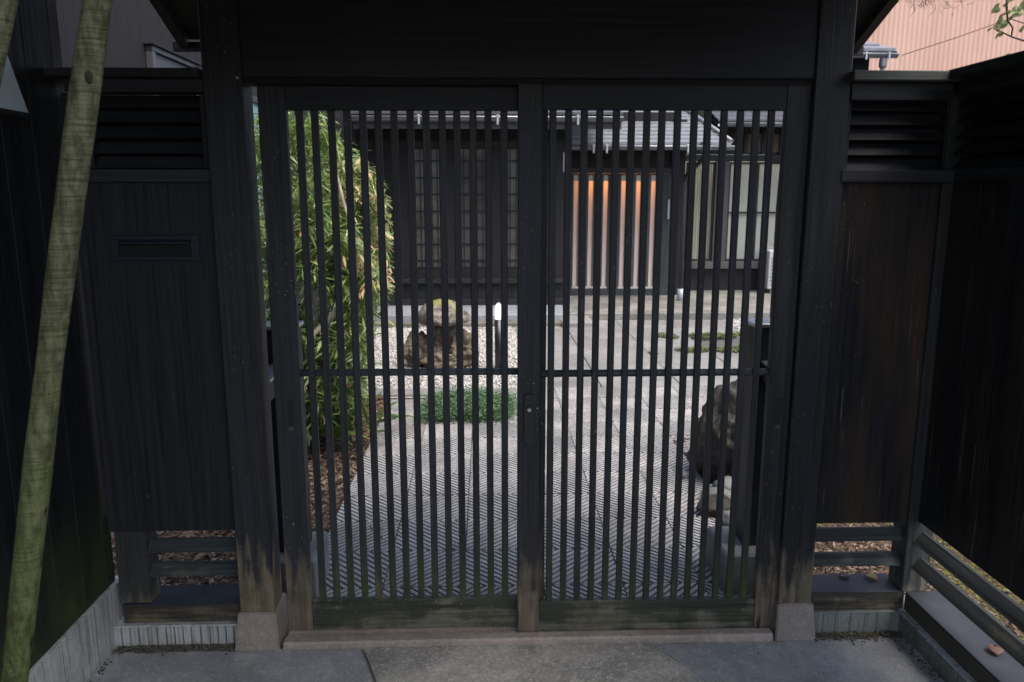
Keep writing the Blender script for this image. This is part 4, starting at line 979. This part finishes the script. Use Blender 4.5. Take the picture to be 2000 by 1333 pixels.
tl = pyobj('fallen_leaf', [(gx-.022, gy-.01, .012), (gx+.0, gy-.028, .016), (gx+.024, gy-.006, .03), (gx+.02, gy+.022, .045), (gx-.006, gy+.03, .05), (gx-.024, gy+.014, .035)], [(0, 1, 2, 3, 4, 5)], plain('yellow_leaf', (.62, .55, .12), .5, .1)); tag(tl, 'single bright yellow fallen leaf at the right end of the tiles', 'leaf')
md = tl.modifiers.new('thick', 'SOLIDIFY'); md.thickness = .001
gx, gy = G(1720, 1112)
def curl(x, y, z, s, a, mat, lb, nm='fallen_leaf'):
    vs = []; fs = []; m = 7; c_, s_ = math.cos(a), math.sin(a)
    for i in range(m):
        t = i/(m-1); w = math.sin(math.pi*(.04+.92*t))*.42*s; u = (t-.5)*s
        for q in (-1, 0, 1): xx, yy_ = u, q*w; vs.append((x+xx*c_-yy_*s_, y+xx*s_+yy_*c_, z+.12*s*q*q+.1*s*math.sin(t*3)))
    for i in range(m-1):
        for q in (0, 1): k = i*3+q; fs.append((k, k+3, k+4, k+1))
    o = pyobj(nm, vs, fs, mat, smooth=True); o['label'] = lb; o['category'] = 'leaf'; md = o.modifiers.new('thick', 'SOLIDIFY'); md.thickness = .0008
M_bl = plain('brown_leaf', (.09, .045, .03), .6, .4, 40)
curl(1.345, .085, .155, .045, .4, M_bl, 'brown curled leaf lying on the sill right of the gate post, left one')
curl(1.44, .07, .156, .05, 2.2, plain('ochre_leaf', (.30, .19, .06), .6, .3, 40), 'ochre leaf lying on the sill near the right corner post')
gx, gy = G(1950, 1275, .151); curl(1.6, gy, .156, .055, 1.2, M_bl, 'reddish brown leaf on the sill of the far right fence')

# trees beyond the right fence: only twigs reach into view
M_twig = plain('twig_bark', (.09, .05, .045), .7, .3, 30)
M_ml = leafmat('broad_leaf', [(.13, .19, .07), (.24, .30, .15), (.20, .22, .08), (.35, .42, .28)], .35, .4)
bt = thing('broadleaf_tree', 'thin branch with lobed green leaves at the top right corner', 'tree', (2.9, .8, 0))
bm = bmesh.new(); tube(bm, [(2.9, .8, -.03), (2.85, .8, 1.2), (2.72, .8, 2.0), (2.6, .8, 2.9)], .05, 10, .02); obj('trunk', bm, M_twig, bt)
B_ = lambda x, y: PP(x, y, .8)
bm = bmesh.new()
tube(bm, [(2.66, .8, 2.25), B_(2060, 110), B_(2000, 80), B_(1975, 72), B_(1955, 62), B_(1940, 56)], .006, 6, .0018)
tube(bm, [B_(1975, 72), B_(1978, 55), B_(1968, 40), B_(1966, 10), B_(1970, -40)], .003, 6, .005)
tube(bm, [B_(2050, 60), B_(2000, 46), B_(1975, 38)], .0035, 6, .0015)
tube(bm, [B_(2050, 130), B_(1990, 118), B_(1968, 113)], .003, 6, .0012)
obj('branch', bm, M_twig, bt)
def mleaf(px_, py_, s, rot, tilt, Yd=.8):
    c_ = Vector(PP(px_, py_, Yd)); out = []
    for i in range(24):
        t = 2*math.pi*i/24; r = s*(.62+.30*abs(math.cos(1.5*t))**1.5 - (.18 if i in (12,) else 0)); out.append(Vector((r*math.cos(t), 0, r*math.sin(t))))
    R = Matrix.Rotation(rot, 3, 'Y') ; R2 = Matrix.Rotation(tilt, 3, 'X'); R3 = Matrix.Rotation(tilt*.7, 3, 'Z')
    vs = [tuple(c_)]+[tuple(c_+R3 @ R2 @ R @ (v+Vector((0, -.12*s*math.cos(3*math.atan2(v.z, v.x)), 0)))) for v in out]
    fs = [(0, 1+i, 1+(i+1) % 24) for i in range(24)]
    pyobj('leaf', vs, fs, M_ml, bt)
for (a, b, s, r, t) in ((1945, 18, .020, .3, .5), (1962, 28, .022, 1.4, 1.0), (1985, 24, .024, 2.6, -.5), (1978, 32, .018, .9, .9), (1955, 48, .026, 2.0, .3), (1938, 55, .018, 3.3, 1.1), (1952, 68, .017, 4.1, .7), (1966, 116, .021, .2, .4), (1999, 12, .022, 4.4, .4), (1998, 55, .018, 1.0, .8), (1968, 6, .02, 5.0, 1.0)): mleaf(a, b, s*1.35, r, t)
pt = thing('pine_tree', 'drooping pine twig touching the top edge beside the gate roof', 'tree', (1.62, 1.6, 0))
bm = bmesh.new(); tube(bm, [(1.62, 1.6, -.03), (1.60, 1.6, 1.5), (1.64, 1.6, 3.0)], .05, 10, .03); tube(bm, [(1.62, 1.6, 2.85), PP(1760, -70, 1.5), PP(1800, -14, 1.4), PP(1830, -12, 1.4)], .014, 6, .003); obj('trunk', bm, M_twig, pt)
M_ndl = leafmat('pine_needle', [(.03, .06, .04), (.06, .10, .06), (.10, .15, .09)], .1, .6)
rp = random.Random(9); blade_cloud('needles', [PP(rp.uniform(1775, 1870), rp.uniform(-60, 2)-abs(rp.gauss(0, 4)), 1.4+rp.uniform(-.06, .06)) for _ in range(60)], M_ndl, pt, (.03, .06), .003, (10, 16), .5, 8, .8, segs=2)

# big unseen tree, added so that its crown darkens the forecourt
st = thing('added_shade_tree', 'large unseen tree added to shade the forecourt, its dark crown overhanging it', 'tree', (-2.6, -3.4, 0))
bm = bmesh.new(); tube(bm, [(-2.6, -3.4, -.03), (-2.5, -3.3, 1.6), (-2.0, -2.9, 3.2), (-1.2, -2.4, 4.2), (.2, -2.3, 5.0)], .16, 12, .04)
tube(bm, [(-2.0, -2.9, 3.2), (-1.6, -3.6, 4.4), (-.6, -4.6, 5.2)], .08, 8, .03); tube(bm, [(-1.2, -2.4, 4.2), (-.6, -1.5, 4.7), (.3, -1.2, 5.1)], .06, 8, .02)
obj('trunk', bm, M_twig, st)
rs_ = random.Random(77); tws = []
while len(tws) < 1800:
    x_, y_, z_ = rs_.uniform(-3, 3.2), rs_.uniform(-6, -.6), rs_.uniform(3.9, 6.3)
    if ((x_-.1)/3.1)**2+((y_+3.2)/2.7)**2+((z_-5.1)/1.25)**2 > 1+.5*mnoise.noise(Vector((x_, y_, z_))): continue
    tws.append((x_, y_, z_))
blade_cloud('foliage', tws, M_bam, st, (.10, .17), .07, (10, 14), .4, 78, 1.0, segs=2)

# render settings
S.render.engine = 'CYCLES'
S.cycles.max_bounces = 8; S.cycles.diffuse_bounces = 4; S.cycles.transparent_max_bounces = 8
S.cycles.use_denoising = True
